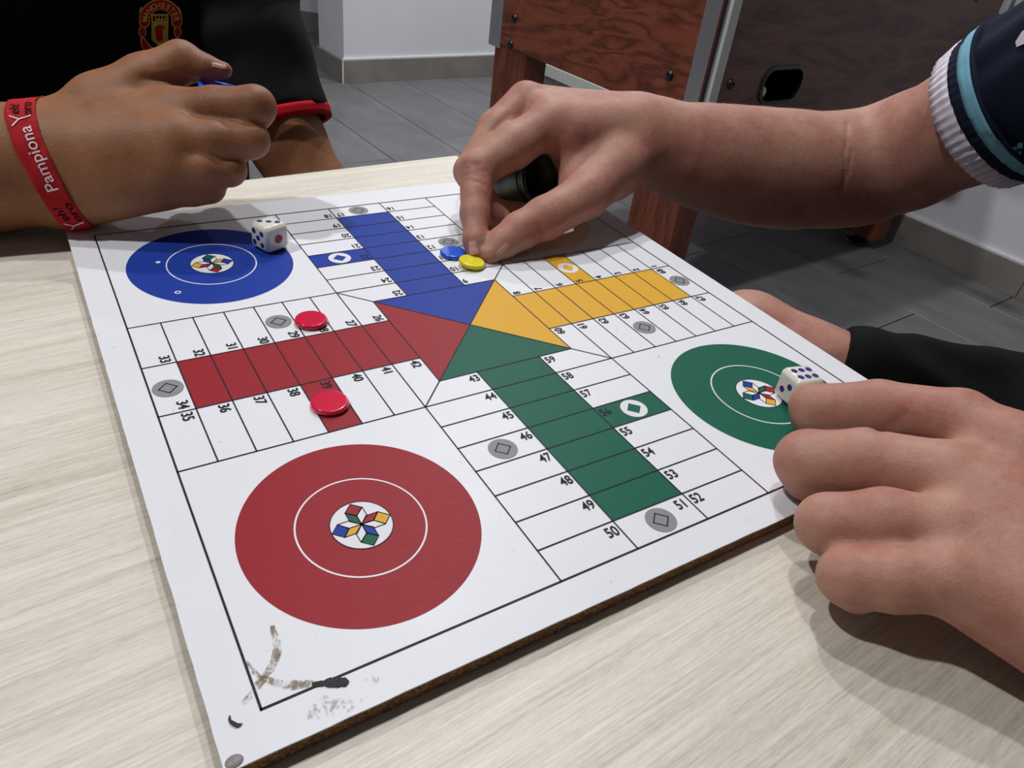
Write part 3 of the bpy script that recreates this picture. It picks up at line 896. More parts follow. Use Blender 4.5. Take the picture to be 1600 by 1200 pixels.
def relax(V, F, it=2, lam=0.5):
    n = len(V)
    for _ in range(it):
        acc = np.zeros((n, 3)); cnt = np.zeros(n)
        for i in range(4):
            a = F[:, i]; b = F[:, (i + 1) % 4]
            for k in range(3):
                acc[:, k] += np.bincount(a, V[b, k], n) + np.bincount(b, V[a, k], n)
            cnt += np.bincount(a, minlength=n) + np.bincount(b, minlength=n)
        V = V * (1 - lam) + lam * acc / np.maximum(cnt, 1)[:, None]
    return V

def mesh_np(name, VF, mat, parent=None):
    """join lists of (V, F) into one object, given in world coordinates"""
    Vs, Fs, o_ = [], [], 0
    for V, F in VF: Vs.append(V); Fs.append(F + o_); o_ += len(V)
    V = np.concatenate(Vs); F = np.concatenate(Fs)
    if parent is not None:
        m = np.array(wmat(parent).inverted()); V = V @ m[:3, :3].T + m[:3, 3]
    me = bpy.data.meshes.new(name)
    me.vertices.add(len(V)); me.vertices.foreach_set('co', V.astype(np.float32).ravel())
    me.loops.add(F.size); me.loops.foreach_set('vertex_index', F.astype(np.int32).ravel())
    me.polygons.add(len(F)); me.polygons.foreach_set('loop_start', np.arange(0, F.size, 4, dtype=np.int32))
    me.update(calc_edges=True); me.validate()
    me.materials.append(mat); me.shade_smooth()
    o = bpy.data.objects.new(name, me); C.objects.link(o)
    if parent is not None: o.parent = parent
    return o

# ------------------------------------------------------------------ skin and cloth materials
def skin_mat(name, c1, c2, c3, rough=0.56):
    t = NT(name); v = t.coords()
    n1 = t.noise(v, 28, 4, 0.6); n2 = t.noise(v, 260, 3, 0.7)
    f = t.math('ADD', t.math('MULTIPLY', n1, 0.75), t.math('MULTIPLY', n2, 0.25))
    t.l(t.ramp(f, [(0.34, c1), (0.5, c2), (0.64, c3)]), t.b.inputs['Base Color'])
    t.b.inputs['Roughness'].default_value = rough
    t.b.inputs['Subsurface Weight'].default_value = 0.12
    t.b.inputs['Specular IOR Level'].default_value = 0.35
    t.b.inputs['Subsurface Radius'].default_value = (0.010, 0.004, 0.0025)
    t.b.inputs['Subsurface Scale'].default_value = 0.5
    vo = t.n('ShaderNodeTexVoronoi'); vo.inputs['Scale'].default_value = 900; t.l(v, vo.inputs['Vector'])
    h = t.math('ADD', t.math('MULTIPLY', vo.outputs['Distance'], 0.5), t.math('MULTIPLY', n2, 1.0))
    b1 = t.bump(h, 0.25, 0.0006)
    t.l(t.bump(t.noise(t.coords(scale=(1, 1, 1)), 90, 3, 0.6), 0.18, 0.0015, b1), t.b.inputs['Normal'])
    MAT[name] = t.m; return t.m
skin_mat('skin_fair', alb(154, 97, 84), alb(166, 118, 102), alb(174, 132, 113))
skin_mat('skin_tan', alb(122, 79, 52), alb(136, 90, 60), alb(144, 98, 68))
simple('nail_fair', alb(196, 150, 140), 0.3, var=0.05)
simple('nail_tan', alb(190, 150, 128), 0.3, var=0.05)
def cloth(name, c, scale=900, rough=0.85, wave=None):
    t = NT(name); v = t.coords()
    n = t.noise(v, scale, 2); n2 = t.noise(v, 20, 3)
    t.l(t.ramp(n2, [(0.3, tuple(x * 0.8 for x in c)), (0.7, tuple(min(1, x * 1.2) for x in c))]), t.b.inputs['Base Color'])
    t.b.inputs['Roughness'].default_value = rough
    t.b.inputs['Specular IOR Level'].default_value = 0.15
    t.l(t.bump(n, 0.35, 0.0006), t.b.inputs['Normal'])
    MAT[name] = t.m
cloth('shirt_black', (0.008, 0.008, 0.009)); cloth('shorts_black', (0.004, 0.004, 0.0045))
cloth('navy_knit', (0.010, 0.016, 0.034), 700); cloth('cuff_white', alb(205, 200, 212), 900); cloth('cuff_navy', (0.012, 0.016, 0.035)); cloth('cuff_sky', alb(120, 176, 196), 1200)
cloth('cuff_red', alb(176, 20, 36)); cloth('band_red', alb(176, 36, 42), 1500)
cloth('thread_gold', alb(222, 188, 96), 1500, 0.6); cloth('thread_red', alb(176, 30, 34), 1500, 0.6); cloth('thread_olive', alb(196, 180, 60), 1500, 0.6); cloth('thread_black', (0.01, 0.01, 0.01), 1500, 0.7)
simple('band_ink', (0.008, 0.005, 0.005), 0.9, spec=0.1); simple('band_white', alb(225, 205, 210), 0.8)
simple('hair_dark', (0.018, 0.012, 0.008), 0.6, var=0.4, scale=200); simple('hair_brown', (0.05, 0.03, 0.016), 0.6, var=0.4, scale=200)
simple('arm_hair', alb(150, 112, 74), 0.5)
simple('eye_white', (0.7, 0.7, 0.68), 0.2); simple('eye_iris', (0.04, 0.02, 0.01), 0.2)
# ------------------------------------------------------------------ people
def chain(pts, r=None):
    """pts: (px, py, depth, radius) or ((x,y,z), radius)"""
    Q = [(atd(*p[:3]), p[3]) if len(p) == 4 else (np.array(p[0], float), p[1]) for p in pts]
    return [cone(a[0], b[0], a[1], b[1]) for a, b in zip(Q, Q[1:])]

def nail(name, field, px, py, dirpx, w, L, mat, parent, lift=0.0003):
    """nail plate laid on the fingertip around the pixel, long axis along dirpx"""
    c = field.hit(px, py)
    n = field.normal(c, 0.0015)
    q = field.hit(px + dirpx[0], py + dirpx[1]); t_ = q - c; t_ -= n * (t_ @ n); t_ /= np.linalg.norm(t_); b_ = np.cross(n, t_)
    bm = bmesh.new()
    NU, NV = 10, 10
    u, v = np.meshgrid(np.linspace(-1, 1, NU + 1), np.linspace(-1, 1, NV + 1), indexing='ij')
    vv = v * w * (1 - 0.25 * np.maximum(0, np.abs(u) - 0.2) ** 2 * 1.6)
    P = c + t_ * (u * L)[..., None] + b_ * vv[..., None] + n * 0.004
    for _ in range(8): P = P - field.normal(P, 0.0015) * field(P)[..., None]
    P = P + field.normal(P, 0.0015) * (lift * (1 - 0.7 * np.maximum(np.abs(u), np.abs(v)) ** 4))[..., None]
    rows = [[bm.verts.new(q) for q in r_] for r_ in P]
    for i in range(NU):
        for j in range(NV): bm.faces.new([rows[i][j], rows[i + 1][j], rows[i + 1][j + 1], rows[i][j + 1]])
    bmesh.ops.recalc_face_normals(bm, faces=bm.faces)
    return obj(name, bm, mat, parent, smooth=True, world=True)

def groove(field, pts, r=0.0007, depth=0.0):
    """crease following the surface under a list of pixels"""
    P = [field.hit(*p) for p in pts]; P = [p for p in P if p is not None]
    return [cone(a, b, r, r) for a, b in zip(P, P[1:])]

def ring_frames(field, c, axis, n, start):
    axis = axis / np.linalg.norm(axis)
    u = start - axis * (start @ axis); u /= np.linalg.norm(u); v = np.cross(axis, u)
    out = []
    for i in range(n):
        a = 2 * PI * i / n; dr = u * math.cos(a) + v * math.sin(a)
        out.append((dr, field.radial(c, dr)))
    return out

# ============ person on the right (fair skin, navy jersey): right arm pinches the yellow counter, left fist holds a die
right_hand = [
    # palm and metacarpals
    (chain([(1015, 200, .548, .0205), (862, 192, .507, .0140)]) + chain([(1020, 190, .562, .0165), (822, 160, .523, .0130)]) + chain([(1000, 214, .546, .0225), (890, 212, .510, .0175)]) + chain([(990, 178, .550, .0120), (850, 172, .514, .0110)]) +
     chain([(1020, 190, .575, .0160), (804, 174, .550, .0125)]) + chain([(1020, 210, .585, .0160), (806, 202, .572, .0115)]) +
     chain([(1015, 228, .552, .0225), (910, 222, .532, .0185)]) + chain([(1000, 236, .545, .0225), (958, 264, .520, .0190), (915, 308, .494, .0142)]) +
     chain([(884, 230, .522, .0120), (908, 262, .516, .0135), (900, 296, .503, .0125)]), .010, .0),
    # index
    (chain([(862, 192, .507, .0142), (802, 229, .497, .0144), (746, 266, .487, .0120), (742, 334, .474, .0090), (743, 376, .4655, .0074), (743, 396, .4625, .0057)]), .004, .006),
    # middle
    (chain([(822, 158, .523, .0134), (776, 202, .511, .0125), (734, 268, .500, .0104), (760, 322, .496, .0090), (780, 342, .496, .0082)]), .004, .003),
    # ring, curled around the cup
    (chain([(804, 174, .550, .0125), (746, 256, .545, .0105), (785, 322, .535, .0088), (826, 326, .522, .0078)]), .004, .003),
    # little finger
    (chain([(806, 202, .572, .0115), (768, 270, .572, .0092), (805, 318, .560, .0080), (838, 318, .548, .0070)]), .004, .003),
    # thumb
    (chain([(958, 264, .520, .0185), (915, 306, .494, .0148), (852, 341, .477, .0135), (812, 361, .470, .0116), (785, 380, .4665, .0097), (766, 398, .4622, .0068)]), .004, .0012),
]
right_arm = (chain([(1000, 216, .553, .0258), (1060, 236, .562, .0325), (1105, 247, .572, .0375), (1150, 256, .583, .0408), (1195, 263, .592, .0430), (1240, 267, .600, .0440), (1300, 267, .611, .0440), (1345, 263, .614, .0440), (1420, 238, .592, .0435), (1520, 192, .548, .0425), (1620, 146, .508, .0440), ((.385, -.10, .915), .0500), ((.40, -.15, .95), .0560)]), .010, .012)
shR = np.array([.40, -.15, .95]); shL = np.array([.34, -.45, .99]); chest = (shR + shL) / 2; hips = np.array([.69, -.26, .50])
WL = atd(1795, 965, .236)
left_hand = [
    (chain([(1500, 656, .300, .0122), (1590, 720, .283, .0155), (1720, 830, .262, .0180)]) + chain([(1480, 744, .280, .0132), (1735, 900, .243, .0185)]) +
     chain([(1482, 830, .264, .0122), (1740, 985, .238, .0175)]) + chain([(1474, 906, .252, .0114), (1740, 1050, .238, .0162)]) +
     chain([(1540, 800, .285, .0150), (1740, 930, .250, .0220)]) + chain([(1720, 850, .262, .02), (1590, 735, .300, .0150)]), .011, .0),
    (chain([(1500, 656, .300, .0122), (1372, 636, .325, .0117), (1272, 637, .341, .0107), (1266, 655, .346, .0088)]), .003, .0035),
    (chain([(1480, 744, .280, .0132), (1352, 722, .295, .0132), (1262, 722, .307, .0130), (1262, 748, .312, .0100)]), .003, .0026),
    (chain([(1482, 830, .264, .0122), (1382, 815, .270, .0121), (1293, 819, .279, .0113), (1302, 840, .284, .0090)]), .003, .0026),
    (chain([(1474, 906, .252, .0114), (1396, 905, .256, .0111), (1327, 901, .262, .0105), (1338, 922, .266, .0085)]), .003, .0026),
    (chain([(1640, 760, .290, .0160), (1520, 690, .330, .0140), (1400, 655, .350, .0110), (1318, 634, .362, .0090)]), .006, .003),
]
left_arm = (chain([(1735, 930, .243, .0260), (WL, .0270), ((.19, -.36, .790), .0360), ((.30, -.49, .800), .0430), ((.33, -.50, .86), .0450), (shL, .0550)]), .008, .012)
legR = chain([((.75, -.16, .49), .078), (atd(1480, 672, .84), .068), (atd(1400, 638, .85), .064), (atd(1250, 578, .87), .060), (atd(1165, 528, .885), .055)])
kneeR = atd(1165, 528, .885)
legR += chain([(kneeR, .055), (kneeR + np.array([.03, -.02, -.22]), .050), (kneeR + np.array([.05, -.04, -.42]), .036)])
legL = chain([((.70, -.34, .50), .085), ((.42, -.40, .52), .066), ((.36, -.41, .52), .058), ((.40, -.40, .30), .050), ((.42, -.40, .09), .036)])
footR = kneeR + np.array([.05, -.04, -.42])
f_hand = Field(right_hand + [right_arm])
cre = (groove(f_hand, [(871, 226), (863, 236), (855, 246)], .0009) + groove(f_hand, [(797, 178), (785, 190), (770, 206)], .0008) +
       groove(f_hand, [(722, 258), (734, 254), (748, 258)], .0005) + groove(f_hand, [(722, 265), (736, 262), (752, 268)], .0005) + groove(f_hand, [(724, 273), (738, 272), (754, 277)], .0005) +
       groove(f_hand, [(727, 282), (740, 283), (756, 288)], .0004) +
       groove(f_hand, [(836, 348), (846, 362), (852, 372)], .0005) + groove(f_hand, [(826, 352), (836, 366), (838, 376)], .0004) +
       groove(f_hand, [(1324, 190), (1323, 215), (1319, 245), (1320, 280), (1316, 300)], .0006) + groove(f_hand, [(1331, 235), (1327, 262), (1321, 285)], .0005))
f_hand.cuts.append((cre, .0022))
f_left = Field(left_hand + [left_arm])
cre = groove(f_left, [(1350, 770), (1372, 764), (1384, 762)], .0008) + groove(f_left, [(1370, 672), (1392, 666), (1404, 656), (1412, 646)], .0010) + groove(f_left, [(1360, 862), (1378, 860), (1388, 862)], .0008)
f_left.cuts.append((cre, .0025))

def ears_face(hc, fwd, r=1.0):
    """head prims: skull, jaw, nose, ears, brow, lips; hc = centre of the skull"""
    fwd = np.asarray(fwd, float); fwd /= np.linalg.norm(fwd); up = np.array([0, 0, 1.0]); up -= fwd * (up @ fwd); up /= np.linalg.norm(up); sd = np.cross(up, fwd)
    P = lambda f_, s_, u_: hc + (fwd * f_ + sd * s_ + up * u_) * r
    rot = np.array([fwd, sd, up])
    g = [ell(P(-.005, 0, .02), np.array([.098, .076, .095]) * r, rot), ell(P(.025, 0, -.045), np.array([.062, .056, .065]) * r, rot), ell(P(.06, 0, -.085), np.array([.028, .034, .024]) * r, rot)]
    nose = [cone(P(.088, 0, .0), P(.108, 0, -.032), .007 * r, .011 * r), ell(P(.098, .010, -.036), np.array([.010, .008, .007]) * r, rot), ell(P(.098, -.010, -.036), np.array([.010, .008, .007]) * r, rot)]
    ears = [ell(P(-.005, s * .076, -.008), np.array([.018, .007, .030]) * r, rot) for s in (1, -1)]
    lips = [cone(P(.086, -.020, -.062), P(.093, 0, -.060), .004 * r, .0065 * r), cone(P(.093, 0, -.060), P(.086, .020, -.062), .0065 * r, .004 * r), cone(P(.085, -.016, -.070), P(.090, .016, -.070), .005 * r, .005 * r)]
    brow = [cone(P(.088, -.040, .022), P(.094, -.012, .020), .006 * r, .006 * r), cone(P(.094, .012, .020), P(.088, .040, .022), .006 * r, .006 * r), ell(P(.068, .040, -.025), np.array([.016, .018, .016]) * r, rot), ell(P(.068, -.040, -.025), np.array([.016, .018, .016]) * r, rot)]
    sock = [ell(P(.097, s * .031, .002), np.array([.010, .014, .006]) * r, rot) for s in (1, -1)]
    mouth = [cone(P(.096, -.022, -.0655), P(.100, .022, -.0655), .0012 * r, .0012 * r)]
    return [(g, .03 * r, .02), (brow, .01, .014 * r), (nose, .008, .008 * r), (ears, .004, .006 * r), (lips, .004, .005 * r)], sock, mouth, P, rot

p2 = empty('person', (0.69, -0.26, 0.0), 0, 'seated person in navy jersey with white-and-blue cuff, pinching the yellow counter', 'person')
headc = (shR + shL) / 2 + np.array([-.08, .02, .215])
hg, sock, mouth, HP, hrot = ears_face(headc, (-.80, .35, -.45))
torso2 = chain([(shR, .058), ((shR + shL) / 2 + np.array([.02, 0, .03]), .065), (shL, .058)]) + [cone((shR + shL) / 2 + np.array([.06, .07, -.10]), hips + np.array([0, .07, 0]), .095, .095), cone((shR + shL) / 2 + np.array([.06, -.07, -.10]), hips - np.array([0, .07, 0]), .095, .095)]
neck2 = chain([((shR + shL) / 2 + np.array([.03, 0, .06]), .060), (headc + np.array([.035, 0, -.05]), .056)])
coarse = Field([(torso2, .05, 0), (neck2, .02, .03)] + hg + [(legR, .010, .03), (legL, .010, .03),
               (chain([(footR, .036), (footR + np.array([-.01, 0, -.03]), .036), (footR + np.array([-.15, .02, -.045]), .028)]), .03, .03),
               (chain([((.42, -.40, .09), .036), ((.41, -.40, .06), .036), ((.26, -.38, .04), .028)]), .03, .03)], [(sock, .006), (mouth, .002)])
VF = []
V, F = polygonize(f_hand, .0015); VF.append((relax(V, F, 2), F))
V, F = polygonize(f_left, .0015); VF.append((relax(V, F, 2), F))
V, F = polygonize(coarse, .006); VF.append((relax(V, F, 1), F))
mesh_np('body', VF, MAT['skin_fair'], p2)
arm_V = VF[0][0]
nail('fingernail', f_hand, 739, 391, (3, 14), .0044, .0052, MAT['nail_fair'], p2)
nail('fingernail', f_hand, 786, 389, (-10, 12), .0024, .0046, MAT['nail_fair'], p2)

# fine hair on the forearm (stuff)
rh = random.Random(9); bm = bmesh.new()
axis = atd(1300, 266, .612) - atd(1000, 214, .553); L0 = np.linalg.norm(axis); axn = axis / L0
tt = (arm_V - atd(1000, 214, .553)) @ axn
cand = np.where((tt > 0.01) & (tt < L0 + 0.01))[0]
pick = [cand[rh.randrange(len(cand))] for _ in range(2600)]
hair_n = f_hand.normal(arm_V[pick], .002)
for i, nrm in zip(pick, hair_n):
    P = arm_V[i]
    if nrm[2] < -0.25: continue
    d_ = axn * 0.8 + np.array([0, 0, -1]) * 0.25 + np.array([rh.uniform(-.3, .3) for _ in range(3)]); d_ -= nrm * (d_ @ nrm); d_ /= np.linalg.norm(d_)
    L = rh.uniform(.004, .009); w = .00005
    s_ = np.cross(nrm, d_)
    m1 = P + d_ * L * .5 + nrm * L * .16; m2 = P + d_ * L + nrm * L * .14
    a, b, c, d2 = (bm.verts.new(q) for q in (P - s_ * w, P + s_ * w, m1 + s_ * w, m1 - s_ * w)); e = bm.verts.new(m2)
    bm.faces.new([a, b, c, d2]); bm.faces.new([d2, c, e])
o = obj('arm_hair', bm, MAT['arm_hair'], p2, world=True); o['kind'] = 'stuff'
# hair and eyes
hairf = Field([([ell(HP(-.022, 0, .032), np.array([.104, .084, .100]), hrot)], 0, 0)], [([ell(HP(.105, 0, -.02), np.array([.07, .11, .10]), hrot)], .02), ([ell(HP(.02, 0, -.10), np.array([.12, .12, .085]), hrot)], .02)])
V, F = polygonize(hairf, .005); mesh_np('hair', [(relax(V, F, 1), F)], MAT['hair_brown'], p2)
def eyes(HP, parent):
    for s in (1, -1):
        bm = bmesh.new(); bmesh.ops.create_uvsphere(bm, u_segments=20, v_segments=12, radius=.0105, matrix=Matrix.Translation(Vector(HP(.0790, s * .031, .003))))
        e = obj('eye', bm, MAT['eye_white'], parent, smooth=True, world=True)
        bm = bmesh.new(); bmesh.ops.create_uvsphere(bm, u_segments=16, v_segments=10, radius=.0050, matrix=Matrix.Translation(Vector(HP(.0850, s * .031, .001))))
        obj('iris', bm, MAT['eye_iris'], e, smooth=True, world=True)
eyes(HP, p2)

# jersey: torso and sleeves; the right sleeve ends in a striped ribbed cuff
A0 = atd(1556, 182, .536); A1 = atd(1625, 142, .505); SAX = A1 - atd(1512, 203, .552); SAX /= np.linalg.norm(SAX)
sleeve_pts = [(1440, 236, .585, .0480), (1500, 205, .556, .0490), (1560, 172, .530, .0515), (1625, 138, .505, .0545), ((.385, -.10, .915), .066)]
sleeveR = chain(sleeve_pts)
jer = Field([(sleeveR, .006, 0), (chain([(shR, .080), ((shR + shL) / 2 + np.array([.03, 0, .02]), .082), (shL, .080)]) +
             [cone((shR + shL) / 2 + np.array([.06, .075, -.10]), hips + np.array([0, .08, 0]), .112, .115), cone((shR + shL) / 2 + np.array([.06, -.075, -.10]), hips - np.array([0, .08, 0]), .112, .115)], .05, .04),
             (chain([(shL, .074), ((.335, -.485, .90), .064), ((.33, -.50, .85), .062)]), .02, .04)],
            [([('p', A0, SAX)], .004), ([cone(atd(1400, 255, .60), atd(1512, 200, .550), .0462, .0462)], .003), ([('p', np.array([.42, -.42, .85]), np.array([.8, .1, .5]))], .004),
             ([ell((shR + shL) / 2 + np.array([-.02, 0, .115]), np.array([.085, .085, .06]))], .01)])
# the planar cuts are half spaces that must only act on their own sleeve: limit them with local fields
class Local(Field):
    def __call__(s, P, near=None, rad=0.0):
        P = np.asarray(P, float)
        body = Field(s.groups[1:2] + s.groups[3:], [s.cuts[3]])(P, near, rad)
        r_ = -smin(-Field(s.groups[0:1])(P, near, rad), (P - A0) @ SAX, .004)
        r_ = -smin(-r_, pdist(s.cuts[1][0][0], P), .003)
        l_ = -smin(-Field(s.groups[2:3])(P, near, rad), (P - np.array([.33, -.50, .865])) @ np.array([.0, .25, .97]), .004)
        # cloth folds
        f_ = 0.0016 * np.sin((P @ np.array([60., 140., 90.])) + 2.5 * np.sin(P @ np.array([40., -30., 25.])))
        return smin(smin(body, r_, .03), l_, .03) + f_ * 0.8
jer.__class__ = Local
V, F = polygonize(jer, .0034); jo = mesh_np('jersey', [(relax(V, F, 2), F)], MAT['navy_knit'], p2)
# cuff bands follow the sleeve: (start, end, radius offset, material, ribbed)
slf = Field([(sleeveR, .006, 0)])
def cuff_band(name, field, c0, axis, s0, s1, off0, off1, mat, parent, ribs=0, n=180, label=None, rib_h=.0005, steps=3, inner=True):
    bm = bmesh.new(); rings = []
    up = np.array([0, 0, 1.0])
    seq = [(s0, -.0045)] if inner else []
    seq += [(s0 + (s1 - s0) * i / steps, off0 + (off1 - off0) * i / steps) for i in range(steps + 1)]
    if inner: seq += [(s1, -.002)]
    for s_, off in seq:
        c = c0 + axis * s_
        fr = ring_frames(field, c, axis, n, up); row = []
        for i, (dr, r_) in enumerate(fr):
            rb_ = rib_h * (math.cos(2 * PI * ribs * i / n) if ribs else 0)
            row.append(bm.verts.new(c + dr * (r_ + off + rb_)))
        rings.append(row)
    for a, b in zip(rings, rings[1:]):
        for i in range(n): j = (i + 1) % n; bm.faces.new([a[i], a[j], b[j], b[i]])
    bmesh.ops.recalc_face_normals(bm, faces=bm.faces)
    o = obj(name, bm, mat, parent, smooth=True, world=True)
    if label: o['label'] = label
    return o
cuff_band('cuff', slf, A0, SAX, -.0075, .0085, .0012, .0020, MAT['cuff_white'], jo, ribs=60, n=360, label='white ribbed cuff')
cuff_band('cuff_stripe', slf, A0, SAX, .0085, .0165, .0022, .0024, MAT['cuff_navy'], jo, ribs=60, n=240, label='navy cuff stripe', rib_h=.0003)
cuff_band('cuff_stripe', slf, A0, SAX, .0165, .0265, .0026, .0026, MAT['cuff_sky'], jo, ribs=0, n=180, label='sky-blue cuff stripe', rib_h=.0003)
cuff_band('seam', slf, A0, SAX, .0265, .0285, .0030, .0030, MAT['cuff_navy'], jo, label='navy seam')
# small light print motifs on the sleeve
for (mx, my, w_) in ((1586, 232, 4.2), (1596, 226, 4.2), (1594, 238, 3.5)):
    bm = bmesh.new()
    Q = [jer.hit(mx + sx_ * w_, my + sy_ * w_) for sx_, sy_ in ((-1, -1), (1, -1.3), (1, .8), (-1, 1.1))]
    if all(q is not None for q in Q):
        nrm = jer.normal(Q[0]); bm.faces.new([bm.verts.new(q + nrm * .0012) for q in Q]); obj('print_square', bm, MAT['cuff_sky'], jo, world=True)
bm = bmesh.new()
Q = [jer.hit(*q) for q in ((1590, 66), (1600, 50), (1616, 40), (1620, 62), (1592, 74))]
if all(q is not None for q in Q):
    nrm = jer.normal(Q[0]); bm.faces.new([bm.verts.new(q + nrm * .0015) for q in Q]); obj('print_patch', bm, MAT['cuff_white'], jo, world=True)
# shorts
sh_g = [(chain([((.74, -.15, .50), .110), (atd(1480, 664, .84), .088), (atd(1345, 608, .857), .0735)]), .012, .03), (chain([((.70, -.34, .50), .112), ((.46, -.39, .52), .082)]), .012, .03),
        ([cone(hips + np.array([0, -.1, .0]), hips + np.array([0, .1, 0]), .125, .125)], .03, .05)]
HEM = atd(1288, 596, .862); HAX = atd(1480, 668, .84) - atd(1250, 578, .87); HAX /= np.linalg.norm(HAX)
class Shorts(Field):
    def __call__(s, P, near=None, rad=0.0):
        P = np.asarray(P, float)
        a = Field(s.groups[:1])(P, near, rad); a = -smin(-a, (P - HEM) @ HAX, .004)
        b = Field(s.groups[1:])(P, near, rad)
        f_ = 0.004 * np.sin((P @ np.array([50., 34., 70.])) + 2.0 * np.sin(P @ np.array([30., -20., 25.]))) * np.clip((P - HEM) @ HAX / .08, 0, 1)
        return smin(a, b, .03) + f_
sho = Shorts(sh_g); V, F = polygonize(sho, .005); mesh_np('shorts', [(relax(V, F, 2), F)], MAT['shorts_black'], p2)

# ============ person on the far left (tan skin, black shirt with crest): right fist around a blue cup
lf_hand = [
    (chain([(82, 224, .437, .0190), (160, 168, .438, .0185)]) + chain([(85, 226, .436, .0200), (270, 180, .436, .0155)]) + chain([(88, 250, .430, .0265), (276, 222, .425, .0170)]) +
     chain([(100, 284, .430, .0225), (268, 262, .425, .0145)]) + chain([(105, 300, .432, .0210), (252, 290, .430, .0140)]) + chain([(200, 220, .437, .024), (250, 225, .440, .022)]), .010, 0),
    (chain([(160, 168, .438, .0185), (228, 128, .442, .0155), (284, 97, .446, .0118), (318, 106, .447, .0078), (350, 110, .448, .0050)]), .004, .006),
    (chain([(270, 180, .436, .0155), (335, 168, .430, .0114), (398, 167, .428, .0114), (398, 174, .452, .0105), (362, 178, .476, .0085)]), .004, .004),
    (chain([(276, 222, .425, .0168), (335, 220, .424, .0112), (392, 219, .428, .0102), (388, 224, .452, .0095), (345, 224, .468, .0085)]), .003, .0018),
    (chain([(268, 262, .425, .0150), (320, 264, .425, .0105), (357, 264, .430, .0098), (352, 266, .452, .0088), (320, 264, .466, .0080)]), .003, .0018),
    (chain([(252, 290, .430, .0140), (300, 294, .431, .0100), (326, 292, .436, .0092), (322, 288, .456, .0080), (295, 280, .464, .0070)]), .003, .0018),
]
lf_arm = (chain([(88, 250, .431, .0300), (0, 262, .424, .0335), (-90, 264, .415, .0365), ((-.34, .245, .790), .0390), ((-.43, .30, .80), .041), ((-.38, .42, .88), .044), ((-.27, .50, .99), .052)]), .008, .010)
shR1 = np.array([-.27, .50, .99]); shL1 = np.array([.03, .56, .97])
lf_left = (chain([(shL1, .052), (atd(385, 40, .700), .040), (atd(420, 150, .712), .0375), (atd(448, 220, .722), .0365), (atd(490, 300, .735), .0355), ((.02, .42, .60), .032), ((-.06, .40, .57), .026), ((-.12, .40, .56), .024)]), .008, 0)
f_lf = Field(lf_hand + [lf_arm])
cre = groove(f_lf, [(352, 193), (375, 194), (400, 194), (416, 193)], .0008) + groove(f_lf, [(350, 250), (370, 247), (386, 244)], .0007) + groove(f_lf, [(222, 122), (250, 124), (285, 125), (318, 127)], .0009)
f_lf.cuts.append((cre, .003))
head1 = np.array([-.14, .51, 1.185])
hg1, sock1, mouth1, HP1, hrot1 = ears_face(head1, (.1, -.85, -.5), .95)
mid1 = (shR1 + shL1) / 2
tors1 = chain([(shR1, .046), (mid1 + np.array([0, .04, .02]), .05), (shL1, .046)]) + [cone(mid1 + np.array([.06, .05, -.1]), np.array([-.08, .71, .50]), .072, .075), cone(mid1 + np.array([-.06, .05, -.1]), np.array([-.20, .71, .50]), .072, .075)]
neck1 = chain([(mid1 + np.array([.0, .0, .05]), .055), (head1 + np.array([0, .03, -.06]), .052)])
legs1 = chain([((-.05, .68, .50), .085), ((.06, .42, .52), .062), ((.06, .40, .50), .058), ((.08, .46, .10), .038)]) + chain([((-.22, .68, .50), .085), ((-.28, .40, .52), .062), ((-.28, .38, .50), .058), ((-.30, .44, .10), .038)])
feet1 = chain([((.08, .46, .08), .036), ((.08, .33, .035), .027)]) + chain([((-.30, .44, .08), .036), ((-.30, .31, .035), .027)])
hand1 = chain([((-.12, .40, .56), .022), ((-.17, .40, .565), .014), ((-.20, .39, .560), .009)]) + chain([((-.12, .41, .56), .02), ((-.16, .43, .565), .013), ((-.19, .44, .560), .009)]) + chain([((-.12, .39, .56), .02), ((-.16, .37, .565), .012), ((-.18, .355, .560), .008)])
co1 = Field([(tors1, .05, 0), (neck1, .02, .03)] + hg1 + [(legs1, .02, .03), (feet1, .02, .02)], [(sock1, .006), (mouth1, .002)])
p1 = empty('person', (-0.14, 0.66, 0.0), 0, 'seated person in black crested shirt with red cuff, wearing a red wristband', 'person')
VF = []
V, F = polygonize(f_lf, .0015); VF.append((relax(V, F, 2), F))
V, F = polygonize(Field([lf_left, (hand1, .01, .01)]), .0022); VF.append((relax(V, F, 2), F))
V, F = polygonize(co1, .006); VF.append((relax(V, F, 1), F))
mesh_np('body', VF, MAT['skin_tan'], p1)
nail('fingernail', f_lf, 346, 104, (12, 3), .0024, .0046, MAT['nail_tan'], p1)
hairf = Field([([ell(HP1(-.02, 0, .034), np.array([.102, .082, .098]), hrot1)], 0, 0)], [([ell(HP1(.105, 0, -.02), np.array([.07, .11, .10]), hrot1)], .02), ([ell(HP1(.02, 0, -.10), np.array([.12, .12, .085]), hrot1)], .02)])
V, F = polygonize(hairf, .005); mesh_np('hair', [(relax(V, F, 1), F)], MAT['hair_dark'], p1)
eyes(HP1, p1)
